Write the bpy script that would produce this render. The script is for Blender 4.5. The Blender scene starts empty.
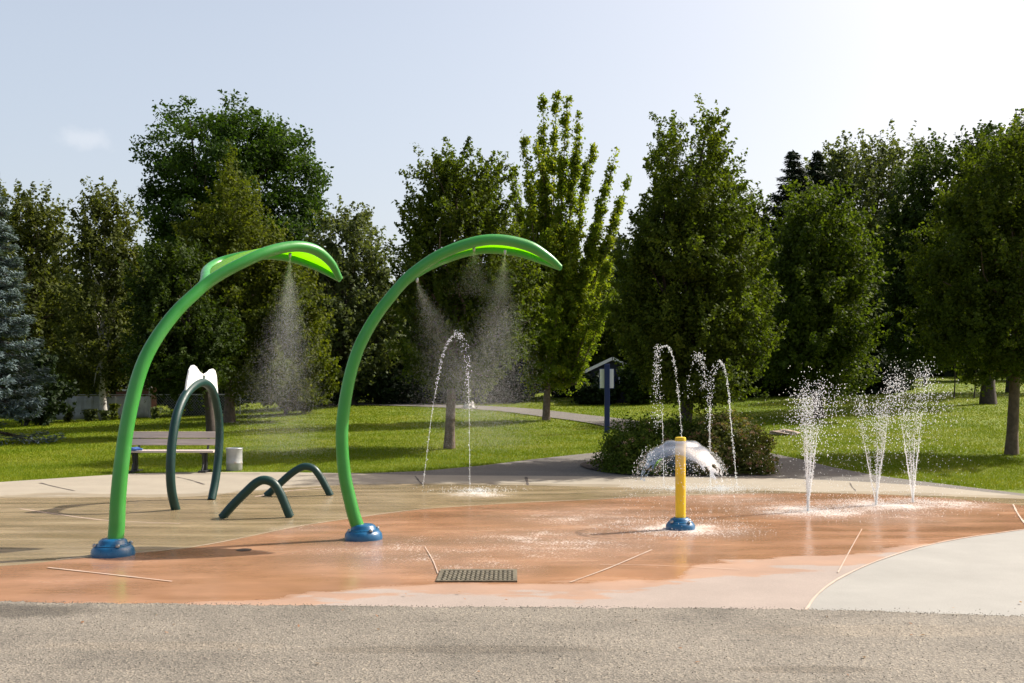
import bpy, bmesh, math, random
import numpy as np
from mathutils import Vector, Matrix

random.seed(7)
rng = np.random.default_rng(11)
S = bpy.context.scene
COL = S.collection
R = math.radians

# ------------------------------------------------------------------ camera
CAMH, F, CX, HZ = 1.6, 1000.0, 512.0, 395.0
cam_d = bpy.data.cameras.new('camera')
cam = bpy.data.objects.new('camera', cam_d)
COL.objects.link(cam)
cam.location = (0, 0, CAMH)
cam.rotation_euler = (R(90), 0, 0)
cam_d.sensor_width = 36
cam_d.lens = 36 * F / 1024
cam_d.shift_y = (HZ - 341.5) / 1024
cam_d.clip_end = 3000
cam_d.clip_start = 0.1
S.camera = cam

# ------------------------------------------------------------------ terrain
_sx = [-200, -30, -20, -14, -8, 0, 10, 20, 40, 200]
_sv = [.016, .017, .019, .027, .038, .042, .045, .055, .058, .058]

def hgt(x, y):
    x = np.asarray(x, float); y = np.asarray(y, float)
    t = np.clip(y - 19.6, 0, 60)
    return np.interp(x, _sx, _sv) * t * t / (t + 1.2)

def hz(x, y):
    return float(hgt(x, y))

def at(px, py, Y):
    return Vector(((px - CX) / F * Y, Y, CAMH + (HZ - py) / F * Y))

def G(px, py):
    """point of the terrain seen at a place of the photograph"""
    Y = 5.0
    while Y < 90:
        p = at(px, py, Y)
        if p.z <= hz(p.x, p.y):
            return p
        Y += 0.02
    return p

def flat(px, py):
    Y = CAMH * F / (py - HZ)
    return ((px - CX) / F * Y, Y)

def plane_pt(px, py, P0, yaw):
    k = (px - CX) / F
    u = (k * P0[1] - P0[0]) / (math.cos(yaw) - k * math.sin(yaw))
    Y = P0[1] + u * math.sin(yaw)
    return u, CAMH + (HZ - py) / F * Y

# ------------------------------------------------------------------ materials
def nodes(m):
    m.use_nodes = True
    nt = m.node_tree
    nt.nodes.clear()
    out = nt.nodes.new('ShaderNodeOutputMaterial')
    return nt, out

def N(nt, typ, **kw):
    n = nt.nodes.new('ShaderNode' + typ)
    for k, v in kw.items():
        if k.startswith('i_'):
            key = k[2:]
            key = int(key) if key.isdigit() else key.replace('_', ' ')
            n.inputs[key].default_value = v
        else:
            setattr(n, k, v)
    return n

def ramp(nt, fac, stops):
    r = nt.nodes.new('ShaderNodeValToRGB')
    e = r.color_ramp.elements
    while len(e) < len(stops):
        e.new(0.5)
    for el, (p, c) in zip(e, stops):
        el.position = p
        el.color = (c[0], c[1], c[2], 1) if not isinstance(c, (int, float)) else (c, c, c, 1)
    nt.links.new(fac, r.inputs[0])
    return r.outputs[0]

def mixc(nt, fac, a, b, mode='MIX'):
    n = nt.nodes.new('ShaderNodeMix')
    n.data_type = 'RGBA'
    n.blend_type = mode
    for sock, v in ((n.inputs[0], fac), (n.inputs[6], a), (n.inputs[7], b)):
        if hasattr(v, 'links'):
            nt.links.new(v, sock)
        elif isinstance(v, (int, float)):
            sock.default_value = v
        else:
            sock.default_value = (v[0], v[1], v[2], 1)
    return n.outputs[2]

def math_(nt, op, a, b=0.0, clamp=False):
    n = nt.nodes.new('ShaderNodeMath')
    n.operation = op
    n.use_clamp = clamp
    for s, v in ((n.inputs[0], a), (n.inputs[1], b)):
        if hasattr(v, 'links'):
            nt.links.new(v, s)
        else:
            s.default_value = v
    return n.outputs[0]

def noise(nt, scale, detail=4, rough=.55, vec=None, dist=0.0):
    n = N(nt, 'TexNoise', i_Scale=scale, i_Detail=detail, i_Roughness=rough, i_Distortion=dist)
    if vec is None:
        g = nt.nodes.get('geo') or N(nt, 'NewGeometry', name='geo')
        vec = g.outputs['Position']
    nt.links.new(vec, n.inputs['Vector'])
    return n.outputs['Fac']

def scaled_pos(nt, s):
    g = nt.nodes.get('geo') or N(nt, 'NewGeometry', name='geo')
    v = N(nt, 'VectorMath', operation='MULTIPLY')
    nt.links.new(g.outputs['Position'], v.inputs[0])
    v.inputs[1].default_value = s
    return v.outputs[0]

def bump(nt, h, strength, dist=.01, prev=None):
    b = N(nt, 'Bump', i_Strength=strength, i_Distance=dist)
    nt.links.new(h, b.inputs['Height'])
    if prev is not None:
        nt.links.new(prev, b.inputs['Normal'])
    return b.outputs['Normal']

def simple(name, color, rough=.5, var=.15, scale=6, metal=0.0, spec=.5, bumps=0.0, bscale=60, coat=0.0, dirt=None, dscale=3, dcut=(.5, .75)):
    m = bpy.data.materials.new(name)
    nt, out = nodes(m)
    b = N(nt, 'BsdfPrincipled', i_Roughness=rough, i_Metallic=metal)
    b.inputs['Specular IOR Level'].default_value = spec
    b.inputs['Coat Weight'].default_value = coat
    b.inputs['Coat Roughness'].default_value = .12
    c = np.array(color)
    n = noise(nt, scale)
    base = ramp(nt, n, [(.3, tuple(c * (1 - var))), (.7, tuple(np.minimum(c * (1 + var), .95)))])
    if dirt is not None:
        dn = ramp(nt, noise(nt, dscale, 6, .65), [(dcut[0], 0.0), (dcut[1], 1.0)])
        base = mixc(nt, dn, base, dirt)
    nt.links.new(base, b.inputs['Base Color'])
    rr = ramp(nt, noise(nt, scale * 3), [(.3, max(rough - .08, .03)), (.7, min(rough + .1, 1.0))])
    nt.links.new(rr, b.inputs['Roughness'])
    if bumps:
        nt.links.new(bump(nt, noise(nt, bscale, 5), bumps), b.inputs['Normal'])
    nt.links.new(b.outputs[0], out.inputs[0])
    return m

def leaf_mat(name, c1, c2, c3, trans=.35, rough=.6, spec=.12):
    m = bpy.data.materials.new(name)
    nt, out = nodes(m)
    a = N(nt, 'Attribute', attribute_name='tint')
    col = ramp(nt, a.outputs['Fac'], [(0, c1), (.5, c2), (1, c3)])
    b = N(nt, 'BsdfPrincipled', i_Roughness=rough)
    b.inputs['Specular IOR Level'].default_value = spec
    nt.links.new(col, b.inputs['Base Color'])
    t = N(nt, 'BsdfTranslucent')
    tc = mixc(nt, 1.0, col, (1.35, 1.35, .45), 'MULTIPLY')
    nt.links.new(tc, t.inputs[0])
    mx = N(nt, 'MixShader', i_0=trans)
    nt.links.new(b.outputs[0], mx.inputs[1])
    nt.links.new(t.outputs[0], mx.inputs[2])
    nt.links.new(mx.outputs[0], out.inputs[0])
    return m

# --- foam centres on the pads (x, y, radius)
FOAM = [(2.02, 11.9, 1.25, 1.0), (4.08, 13.75, 1.5, 1.0), (5.3, 14.4, 1.5, .95), (6.3, 14.6, 1.4, .85),
        (-.55, 16.1, 1.0, 1.0), (.5, 10.9, 2.3, .66), (-1.0, 10.2, 1.9, .55), (3.3, 15.4, 1.8, .6), (1.0, 13.0, 2.3, .62), (-.3, 9.3, 1.1, .5), (-2.6, 11.9, .8, .5), (5.0, 13.3, 1.8, .5)]

def pad_mat(name, dry, wet, curve, streak, foam=True, xr=(-10, 10), yr=(6, 20), wetrough=.13, edge=.25, curve_dir=1):
    """concrete: dry nearer than the curve Y=f(X), wet beyond it (curve_dir=-1: other way round)"""
    m = bpy.data.materials.new(name)
    nt, out = nodes(m)
    geo = N(nt, 'NewGeometry', name='geo')
    sep = N(nt, 'SeparateXYZ')
    nt.links.new(geo.outputs['Position'], sep.inputs[0])
    X, Y = sep.outputs[0], sep.outputs[1]
    xn = N(nt, 'MapRange', i_1=xr[0], i_2=xr[1])
    nt.links.new(X, xn.inputs[0])
    fc = N(nt, 'FloatCurve')
    cv = fc.mapping.curves[0]
    pts = [((x - xr[0]) / (xr[1] - xr[0]), (y - yr[0]) / (yr[1] - yr[0])) for x, y in curve]
    cv.points[0].location = pts[0]
    cv.points[1].location = pts[-1]
    for p in pts[1:-1]:
        cv.points.new(*p)
    for p in cv.points:
        p.handle_type = 'AUTO_CLAMPED'
    fc.mapping.update()
    nt.links.new(xn.outputs[0], fc.inputs[1])
    fy = math_(nt, 'MULTIPLY_ADD', fc.outputs[0], yr[1] - yr[0])
    fy.node.inputs[2].default_value = yr[0]
    d = math_(nt, 'SUBTRACT', Y, fy)
    d = math_(nt, 'MULTIPLY', d, float(curve_dir))
    nz = math_(nt, 'SUBTRACT', noise(nt, 1.0, 6, .6, scaled_pos(nt, (.9, 2.2, 1))), .5)
    d2 = math_(nt, 'ADD', d, math_(nt, 'MULTIPLY', nz, 1.1))
    mr = N(nt, 'MapRange', i_1=-edge * .25, i_2=edge * .3)
    nt.links.new(d2, mr.inputs[0])
    W = mr.outputs[0]
    mr2 = N(nt, 'MapRange', i_1=-.25, i_2=1.3)          # how deep the film of water is
    nt.links.new(d2, mr2.inputs[0])
    # colours
    n1 = noise(nt, 1.3, 6, .6)
    n2 = noise(nt, 1.0, 5, .6, scaled_pos(nt, streak))
    n3 = noise(nt, 90, 3, .6)
    dryc = ramp(nt, n1, [(.3, tuple(np.array(dry) * .9)), (.7, tuple(np.array(dry) * 1.08))])
    dryc = mixc(nt, .35, dryc, ramp(nt, n3, [(.35, .55), (.65, 1.0)]), 'MULTIPLY')
    wa = np.array(wet)
    wetc = ramp(nt, n2, [(.3, tuple(wa * .84)), (.52, tuple(wa)), (.7, tuple(wa * 1.16))])
    wetc = mixc(nt, .4, wetc, ramp(nt, n1, [(.35, .6), (.65, 1.1)]), 'MULTIPLY')
    # damp band, already draining, between the wet film and the dry concrete
    dm = N(nt, 'MapRange', i_1=-.62, i_2=-.5)
    nz2 = math_(nt, 'SUBTRACT', noise(nt, .8, 5, .6, scaled_pos(nt, (.7, 1.6, 1))), .52)
    nt.links.new(math_(nt, 'ADD', d, math_(nt, 'MULTIPLY', nz2, 4.0)), dm.inputs[0])
    dryc = mixc(nt, math_(nt, 'MULTIPLY', dm.outputs[0], .6), dryc, wetc)
    col = mixc(nt, W, dryc, wetc)
    b = N(nt, 'BsdfPrincipled')
    # ripples / film
    rip = noise(nt, 1.0, 3, .5, scaled_pos(nt, (9, 15, 1)))
    rip2 = noise(nt, 42, 2, .5)
    if foam:
        tot = None
        for (fx, fyy, fr, fs) in FOAM:
            vd = N(nt, 'VectorMath', operation='DISTANCE')
            nt.links.new(geo.outputs['Position'], vd.inputs[0])
            vd.inputs[1].default_value = (fx, fyy, 0)
            q = N(nt, 'MapRange', i_1=fr, i_2=fr * .1, i_3=0.0, i_4=fs)
            q.interpolation_type = 'SMOOTHSTEP'
            nt.links.new(vd.outputs['Value'], q.inputs[0])
            tot = q.outputs[0] if tot is None else math_(nt, 'MAXIMUM', tot, q.outputs[0])
        fn = noise(nt, 1.0, 4, .65, scaled_pos(nt, (36, 44, 1)), .4)
        fn2 = noise(nt, 2.2, 3, .6)
        s = math_(nt, 'ADD', fn, math_(nt, 'MULTIPLY', math_(nt, 'SUBTRACT', fn2, .5), .45))
        thr = math_(nt, 'SUBTRACT', .79, math_(nt, 'MULTIPLY', tot, .33))
        fm = N(nt, 'MapRange', i_1=-.03, i_2=.09)
        nt.links.new(math_(nt, 'SUBTRACT', s, thr), fm.inputs[0])
        fmask = math_(nt, 'MULTIPLY', fm.outputs[0], .75)
        col = mixc(nt, math_(nt, 'MULTIPLY', tot, .32), col, tuple(np.array(dry) * 1.35))
        col = mixc(nt, fmask, col, (.8, .76, .72))
        agit = tot
    nt.links.new(col, b.inputs['Base Color'])
    wr = ramp(nt, n2, [(.3, wetrough * .7), (.7, wetrough * 2.2)])
    rg = mixc(nt, W, (.85, .85, .85), wr)
    if foam:
        rg = mixc(nt, fmask, rg, (.6, .6, .6))
    nt.links.new(rg, b.inputs['Roughness'])
    b.inputs['IOR'].default_value = 1.33
    h = math_(nt, 'MULTIPLY', rip, mr2.outputs[0])
    nrm = bump(nt, h, .13, .02)
    if foam:
        h2 = math_(nt, 'MULTIPLY', rip2, math_(nt, 'MULTIPLY', agit, W))
        nrm = bump(nt, h2, .9, .02, nrm)
    fine = math_(nt, 'MULTIPLY', n3, math_(nt, 'SUBTRACT', 1.0, W))
    nrm = bump(nt, fine, .35, .004, nrm)
    nt.links.new(nrm, b.inputs['Normal'])
    nt.links.new(b.outputs[0], out.inputs[0])
    return m

M = {}
M['green'] = simple('green paint', (.027, .235, .03), .36, .08, 3, coat=.08, dirt=(.045, .25, .05), dscale=2.2, dcut=(.5, .72))
M['lime'] = None
M['blue'] = simple('blue paint', (.004, .085, .20), .32, .1, 12, coat=.15, dirt=(.015, .15, .33), dcut=(.55, .8), dscale=14)
M['yellow'] = simple('yellow paint', (.78, .52, .012), .35, .05, 5, coat=.2)
M['yellow_cap'] = simple('yellow cap', (.70, .47, .01), .4, .06, 9)
M['teal'] = simple('dark green paint', (.006, .034, .030), .42, .12, 5, spec=.35)
M['white'] = simple('white panel', (.82, .82, .80), .45, .03, 5)
M['steel'] = simple('steel', (.45, .46, .47), .4, .12, 14, metal=.9)
M['black'] = simple('black iron', (.018, .018, .02), .4, .2, 12)
M['bolt'] = simple('bolt metal', (.3, .32, .34), .35, .1, 20, metal=.8)
M['galv'] = simple('galvanised bin', (.36, .365, .36), .5, .12, 9, metal=.25, dirt=(.35, .22, .12), dscale=5, dcut=(.58, .72), bumps=.15, bscale=20)
M['grate'] = simple('cast grate', (.20, .175, .125), .4, .4, 22, metal=.3, dirt=(.09, .07, .045), dscale=30, dcut=(.5, .65))
M['pit'] = simple('dark pit', (.10, .085, .06), .7)
M['navy'] = simple('navy paint', (.006, .02, .11), .4, .1, 5)
M['navywood'] = simple('navy siding', (.006, .01, .03), .6, .2, 5)
M['greyhouse'] = simple('grey siding', (.30, .31, .32), .7, .1, 2)
M['roof'] = simple('shingles', (.08, .075, .07), .85, .25, 9)
M['brick'] = simple('red wood', (.16, .06, .04), .7, .25, 5)
M['trim'] = simple('white trim', (.75, .74, .70), .5, .06, 3)
M['glass'] = simple('window glass', (.05, .06, .07), .08, .1, 2)
M['rock'] = simple('field stone', (.33, .25, .2), .85, .25, 5, bumps=.6, bscale=9)
M['palerock'] = simple('pale stone', (.5, .48, .44), .85, .15, 5, bumps=.5, bscale=9)
M['soil'] = simple('bark mulch', (.055, .036, .024), .95, .45, 22, bumps=.8, bscale=40)
M['bark'] = simple('bark', (.105, .075, .052), .9, .35, 9, bumps=.8, bscale=26)
M['darkbark'] = simple('dark bark', (.045, .034, .027), .9, .35, 9, bumps=.8, bscale=26)
M['birchbark'] = simple('birch bark', (.42, .40, .36), .8, .2, 9, dirt=(.06, .05, .04), dscale=6, dcut=(.56, .66))
M['joint'] = simple('joint sealant', (.42, .32, .255), .7, .12, 5)
M['crack'] = simple('crack', (.06, .045, .035), .8, .2, 9)
M['privacy'] = simple('privacy cloth', (.34, .35, .35), .75, .18, 2.2, dirt=(.22, .22, .2), dscale=2)
M['wire'] = simple('fence wire', (.28, .29, .29), .45, .1, 5, metal=.6)
M['cloth'] = simple('blue cloth', (.03, .09, .3), .8, .2, 14)

def bench_wood():
    m = bpy.data.materials.new('weathered plank')
    nt, out = nodes(m)
    b = N(nt, 'BsdfPrincipled', i_Roughness=.75)
    n = noise(nt, 1.0, 6, .6, scaled_pos(nt, (2, 60, 60)))
    nt.links.new(ramp(nt, n, [(.3, (.40, .33, .29)), (.7, (.60, .52, .47))]), b.inputs['Base Color'])
    nt.links.new(bump(nt, n, .3), b.inputs['Normal'])
    nt.links.new(b.outputs[0], out.inputs[0])
    return m
M['plank'] = bench_wood()

def lime_mat():
    m = bpy.data.materials.new('lime translucent panel')
    nt, out = nodes(m)
    b = N(nt, 'BsdfPrincipled', i_Roughness=.25)
    c = ramp(nt, noise(nt, 3), [(.3, (.30, .62, .015)), (.7, (.36, .70, .02))])
    nt.links.new(c, b.inputs['Base Color'])
    t = N(nt, 'BsdfTranslucent')
    t.inputs[0].default_value = (.50, .90, .02, 1)
    mx = N(nt, 'MixShader', i_0=.62)
    nt.links.new(b.outputs[0], mx.inputs[1]); nt.links.new(t.outputs[0], mx.inputs[2])
    nt.links.new(mx.outputs[0], out.inputs[0])
    return m
M['lime'] = lime_mat()

def water_mat(name, transp, col=(.9, .93, .95)):
    m = bpy.data.materials.new(name)
    nt, out = nodes(m)
    b = N(nt, 'BsdfPrincipled', i_Roughness=.15)
    nt.links.new(ramp(nt, noise(nt, 40), [(.3, tuple(np.array(col) * .85)), (.7, col)]), b.inputs['Base Color'])
    t = N(nt, 'BsdfTranslucent'); t.inputs[0].default_value = (*col, 1)
    mx = N(nt, 'MixShader', i_0=.5)
    nt.links.new(b.outputs[0], mx.inputs[1]); nt.links.new(t.outputs[0], mx.inputs[2])
    tr = N(nt, 'BsdfTransparent')
    m2 = N(nt, 'MixShader', i_0=transp)
    nt.links.new(mx.outputs[0], m2.inputs[1]); nt.links.new(tr.outputs[0], m2.inputs[2])
    nt.links.new(m2.outputs[0], out.inputs[0])
    return m
M['drop'] = water_mat('water drops', .12)
M['stream'] = water_mat('water stream', .45)
M['mist'] = water_mat('water mist', .66)

def dome_mat():
    m = bpy.data.materials.new('water film')
    nt, out = nodes(m)
    tc = N(nt, 'NewGeometry', name='geo')
    at_ = N(nt, 'Attribute', attribute_name='fall')      # 0 at the top, 1 at the torn lower edge
    g = N(nt, 'BsdfGlossy', i_Roughness=.08); g.inputs[0].default_value = (.62, .66, .70, 1)
    nrm = bump(nt, noise(nt, 9, 2, .45), .12, .03)
    nt.links.new(nrm, g.inputs['Normal'])
    df = N(nt, 'BsdfDiffuse'); df.inputs[0].default_value = (.75, .78, .8, 1)
    mx0 = N(nt, 'MixShader', i_0=.12)
    nt.links.new(g.outputs[0], mx0.inputs[1]); nt.links.new(df.outputs[0], mx0.inputs[2])
    tr = N(nt, 'BsdfTransparent')
    fr = N(nt, 'Fresnel', i_IOR=1.5)
    s = ramp(nt, noise(nt, 5, 3, .5), [(.42, .0), (.75, .22)])
    op = math_(nt, 'ADD', math_(nt, 'MULTIPLY', fr.outputs[0], .5), math_(nt, 'ADD', math_(nt, 'MULTIPLY', s, .6), .03), True)
    # holes towards the lower edge
    hn = noise(nt, 11, 4, .6)
    hole = math_(nt, 'SUBTRACT', math_(nt, 'ADD', hn, .62), at_.outputs['Fac'])
    hm = N(nt, 'MapRange', i_1=.2, i_2=.28); nt.links.new(hole, hm.inputs[0])
    op = math_(nt, 'MULTIPLY', op, hm.outputs[0])
    mx = N(nt, 'MixShader')
    nt.links.new(op, mx.inputs[0]); nt.links.new(tr.outputs[0], mx.inputs[1]); nt.links.new(mx0.outputs[0], mx.inputs[2])
    nt.links.new(mx.outputs[0], out.inputs[0])
    return m
M['dome'] = dome_mat()

def asphalt_mat(name, c, patch, lightpatch, stain=()):
    m = bpy.data.materials.new(name)
    nt, out = nodes(m)
    b = N(nt, 'BsdfPrincipled', i_Roughness=.9)
    v = N(nt, 'TexVoronoi', i_Scale=75.0)
    g = N(nt, 'NewGeometry', name='geo'); nt.links.new(g.outputs['Position'], v.inputs['Vector'])
    n1 = noise(nt, 190, 2, .7)
    n2 = noise(nt, .9, 6, .62)
    n3 = noise(nt, 34, 3, .6)
    c = np.array(c)
    col = ramp(nt, n2, [(.3, tuple(c * patch)), (.5, tuple(c)), (.72, tuple(c * lightpatch))])
    sp = N(nt, 'SeparateXYZ'); nt.links.new(v.outputs['Color'], sp.inputs[0])
    col = mixc(nt, .8, col, ramp(nt, sp.outputs[0], [(0.0, (.38, .36, .34)), (.25, (.85, .84, .82)), (.75, (1.0, 1.0, .98)), (1.0, (1.55, 1.5, 1.4))]), 'MULTIPLY')
    col = mixc(nt, .65, col, ramp(nt, n1, [(.35, .5), (.6, 1.2)]), 'MULTIPLY')
    col = mixc(nt, .25, col, ramp(nt, n3, [(.35, .5), (.6, 1.1)]), 'MULTIPLY')
    if stain:
        for (sx_, sy_, sr, st, tone) in stain:
            vs_ = N(nt, 'VectorMath', operation='SUBTRACT'); nt.links.new(g.outputs['Position'], vs_.inputs[0]); vs_.inputs[1].default_value = (sx_, sy_, 0)
            vm_ = N(nt, 'VectorMath', operation='MULTIPLY'); nt.links.new(vs_.outputs[0], vm_.inputs[0]); vm_.inputs[1].default_value = (1 / sr, st / sr, 0)
            vl_ = N(nt, 'VectorMath', operation='LENGTH'); nt.links.new(vm_.outputs[0], vl_.inputs[0])
            q_ = N(nt, 'MapRange', i_1=1.1, i_2=.75); nt.links.new(math_(nt, 'ADD', vl_.outputs['Value'], math_(nt, 'MULTIPLY', math_(nt, 'SUBTRACT', noise(nt, 3.5, 5, .6), .5), .9)), q_.inputs[0])
            col = mixc(nt, math_(nt, 'MULTIPLY', q_.outputs[0], .8), col, (tone, tone * .97, tone * .93), 'MULTIPLY')
    # long tyre-ish wear streaks
    n4 = noise(nt, 1.0, 5, .6, scaled_pos(nt, (.35, 2.4, 1)))
    col = mixc(nt, .6, col, ramp(nt, n4, [(.3, .74), (.5, 1.0), (.72, 1.12)]), 'MULTIPLY')
    nt.links.new(col, b.inputs['Base Color'])
    h = math_(nt, 'ADD', math_(nt, 'MULTIPLY', v.outputs['Distance'], .9), n3)
    nt.links.new(bump(nt, h, .7, .008), b.inputs['Normal'])
    nt.links.new(b.outputs[0], out.inputs[0])
    return m
M['asphalt'] = asphalt_mat('worn asphalt', (.180, .161, .133), .68, 1.18, [(-3.9, 7.3, .95, 4.0, .42), (2.6, 6.7, 1.1, 6.0, 1.18), (-.3, 6.2, 1.0, 9.0, .72), (1.7, 5.75, .5, 6.0, .7), (-2.2, 6.3, .8, 7.0, 1.12)])
M['path'] = asphalt_mat('path asphalt', (0.153, 0.140, 0.123), .9, 1.1)

def lawn_mat():
    m = bpy.data.materials.new('mown lawn')
    nt, out = nodes(m)
    b = N(nt, 'BsdfPrincipled', i_Roughness=.75)
    b.inputs['Specular IOR Level'].default_value = .2
    n1 = noise(nt, .35, 6, .6); n2 = noise(nt, 7, 5, .7); n3 = noise(nt, 40, 3, .6)
    c = ramp(nt, n1, [(.3, (.10, .15, .010)), (.5, (.14, .188, .012)), (.7, (.205, .215, .02))])
    c = mixc(nt, .65, c, ramp(nt, n2, [(.3, .5), (.65, 1.25)]), 'MULTIPLY')
    c = mixc(nt, .5, c, ramp(nt, n3, [(.3, .45), (.65, 1.25)]), 'MULTIPLY')
    nt.links.new(c, b.inputs['Base Color'])
    nt.links.new(bump(nt, math_(nt, 'ADD', n2, n3), .8, .05), b.inputs['Normal'])
    nt.links.new(b.outputs[0], out.inputs[0])
    return m
M['lawn'] = lawn_mat()
M['grass'] = leaf_mat('grass blades', (.108, .165, .009), (.155, .205, .012), (.26, .25, .03), .3, .7, .05)

# leaf materials per kind
M['L_dark'] = leaf_mat('dark leaves', (.020, .036, .006), (.032, .054, .008), (.05, .078, .012), .4)
M['L_maple'] = leaf_mat('maple leaves', (.020, .044, .007), (.034, .068, .010), (.058, .105, .014), .42)
M['L_bright'] = leaf_mat('bright maple leaves', (.032, .055, .007), (.055, .084, .010), (.105, .14, .018), .48)
M['L_linden'] = leaf_mat('linden leaves', (.042, .060, .008), (.070, .092, .010), (.12, .135, .018), .46)
M['L_pear'] = leaf_mat('pear leaves', (.036, .058, .007), (.062, .092, .010), (.11, .14, .018), .5)
M['L_gold'] = leaf_mat('golden green leaves', (.095, .15, .014), (.155, .205, .02), (.27, .27, .03), .56)
M['L_birch'] = leaf_mat('birch leaves', (.044, .058, .014), (.075, .092, .02), (.125, .14, .036), .42)
M['L_grey'] = leaf_mat('grey green leaves', (.055, .075, .028), (.085, .108, .04), (.12, .145, .06), .42)
M['L_spruce'] = leaf_mat('blue spruce needles', (.055, .085, .085), (.095, .135, .14), (.16, .21, .22), .1, .6, .2)
M['L_conifer'] = leaf_mat('dark conifer needles', (.010, .020, .010), (.016, .03, .014), (.028, .045, .02), .1, .6, .2)
M['L_hedge'] = leaf_mat('cedar foliage', (.012, .022, .008), (.018, .032, .011), (.028, .046, .015), .2)
M['L_bushA'] = leaf_mat('bush leaves', (.045, .08, .010), (.078, .12, .015), (.15, .175, .035), .42)
M['L_bushB'] = leaf_mat('flowering bush leaves', (.055, .08, .016), (.105, .12, .028), (.21, .18, .06), .4)
M['L_flower'] = leaf_mat('faded flower heads', (.22, .115, .07), (.38, .22, .15), (.55, .38, .30), .35)
M['L_globe'] = leaf_mat('globe cedar leaves', (.055, .10, .015), (.085, .14, .02), (.13, .18, .03), .3)

# ------------------------------------------------------------------ object helpers
ROOT = {}
def tagp(o, label=None, cat=None, group=None, kind=None):
    if label: o['label'] = label
    if cat: o['category'] = cat
    if group: o['group'] = group
    if kind: o['kind'] = kind
    return o

def thing(name, label, cat, loc=(0, 0, 0), group=None):
    o = bpy.data.objects.new(name, None)
    o.empty_display_size = .2
    COL.objects.link(o)
    o.location = loc
    ROOT[o] = Vector(loc)
    return tagp(o, label, cat, group)

class MB:
    def __init__(s):
        s.v, s.f = [], []
    def add(s, v, f):
        o = len(s.v)
        s.v += [tuple(p) for p in v]
        s.f += [tuple(i + o for i in q) for q in f]
    def box(s, c, d, rz=0.0, rx=0.0):
        hx, hy, hzz = d[0] / 2, d[1] / 2, d[2] / 2
        mt = Matrix.Rotation(rz, 3, 'Z') @ Matrix.Rotation(rx, 3, 'X')
        c = Vector(c)
        v = [c + mt @ Vector((x * hx, y * hy, z * hzz)) for z in (-1, 1) for x, y in ((-1, -1), (1, -1), (1, 1), (-1, 1))]
        s.add(v, [(3, 2, 1, 0), (4, 5, 6, 7), (0, 1, 5, 4), (1, 2, 6, 5), (2, 3, 7, 6), (3, 0, 4, 7)])
    def tube(s, pts, rad, seg=10, cap=True):
        pts = [Vector(p) for p in pts]
        n = len(pts)
        if isinstance(rad, (int, float)):
            rad = [rad] * n
        t0 = (pts[1] - pts[0]).normalized()
        up = Vector((0, 1, 0)) if abs(t0.y) < .9 else Vector((1, 0, 0))
        nrm = (up - t0 * up.dot(t0)).normalized()
        v = []
        for i, p in enumerate(pts):
            t = (pts[min(i + 1, n - 1)] - pts[max(i - 1, 0)])
            t = t.normalized() if t.length > 1e-9 else t0
            nrm = (nrm - t * nrm.dot(t))
            nrm = nrm.normalized() if nrm.length > 1e-6 else t.orthogonal().normalized()
            b = t.cross(nrm)
            for k in range(seg):
                a = 2 * math.pi * k / seg
                v.append(p + (nrm * math.cos(a) + b * math.sin(a)) * rad[i])
        f = [(i * seg + k, i * seg + (k + 1) % seg, (i + 1) * seg + (k + 1) % seg, (i + 1) * seg + k) for i in range(n - 1) for k in range(seg)]
        if cap:
            f.append(tuple(range(seg))[::-1])
            f.append(tuple((n - 1) * seg + k for k in range(seg)))
        s.add(v, f)
    def lathe(s, prof, c, seg=28):
        c = Vector(c)
        v = []
        for r, z in prof:
            for k in range(seg):
                a = 2 * math.pi * k / seg
                v.append(c + Vector((r * math.cos(a), r * math.sin(a), z)))
        n = len(prof)
        f = [(i * seg + k, i * seg + (k + 1) % seg, (i + 1) * seg + (k + 1) % seg, (i + 1) * seg + k) for i in range(n - 1) for k in range(seg)]
        f.append(tuple(range(seg))[::-1])
        f.append(tuple((n - 1) * seg + k for k in range(seg)))
        s.add(v, f)
    def build(s, name, mat, parent=None, smooth=False, bevel=0.0, off=None):
        me = bpy.data.meshes.new(name)
        o_ = Vector((0, 0, 0))
        if parent is not None:
            o_ = ROOT[parent]
        me.from_pydata([tuple(Vector(p) - o_) for p in s.v], [], s.f)
        me.validate()
        bm = bmesh.new(); bm.from_mesh(me)
        bmesh.ops.recalc_face_normals(bm, faces=bm.faces)
        bm.to_mesh(me); bm.free()
        if mat is not None:
            me.materials.append(mat)
        ob = bpy.data.objects.new(name, me)
        COL.objects.link(ob)
        if parent is not None:
            ob.parent = parent
            ROOT[ob] = o_
        if smooth:
            me.polygons.foreach_set('use_smooth', [True] * len(me.polygons))
            try:
                me.set_sharp_from_angle(angle=R(40))
            except Exception:
                pass
        if bevel:
            b = ob.modifiers.new('bevel', 'BEVEL'); b.width = bevel; b.segments = 2; b.limit_method = 'ANGLE'
        return ob

def crom(pts, n):
    """smooth curve through points"""
    P = [np.array(p, float) for p in pts]
    P = [2 * P[0] - P[1]] + P + [2 * P[-1] - P[-2]]
    out = []
    m = len(P) - 3
    for i in range(n):
        t = i / (n - 1) * m
        k = min(int(t), m - 1); u = t - k
        a, b, c, d = P[k:k + 4]
        out.append(.5 * ((2 * b) + (-a + c) * u + (2 * a - 5 * b + 4 * c - d) * u * u + (-a + 3 * b - 3 * c + d) * u ** 3))
    return out

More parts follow.
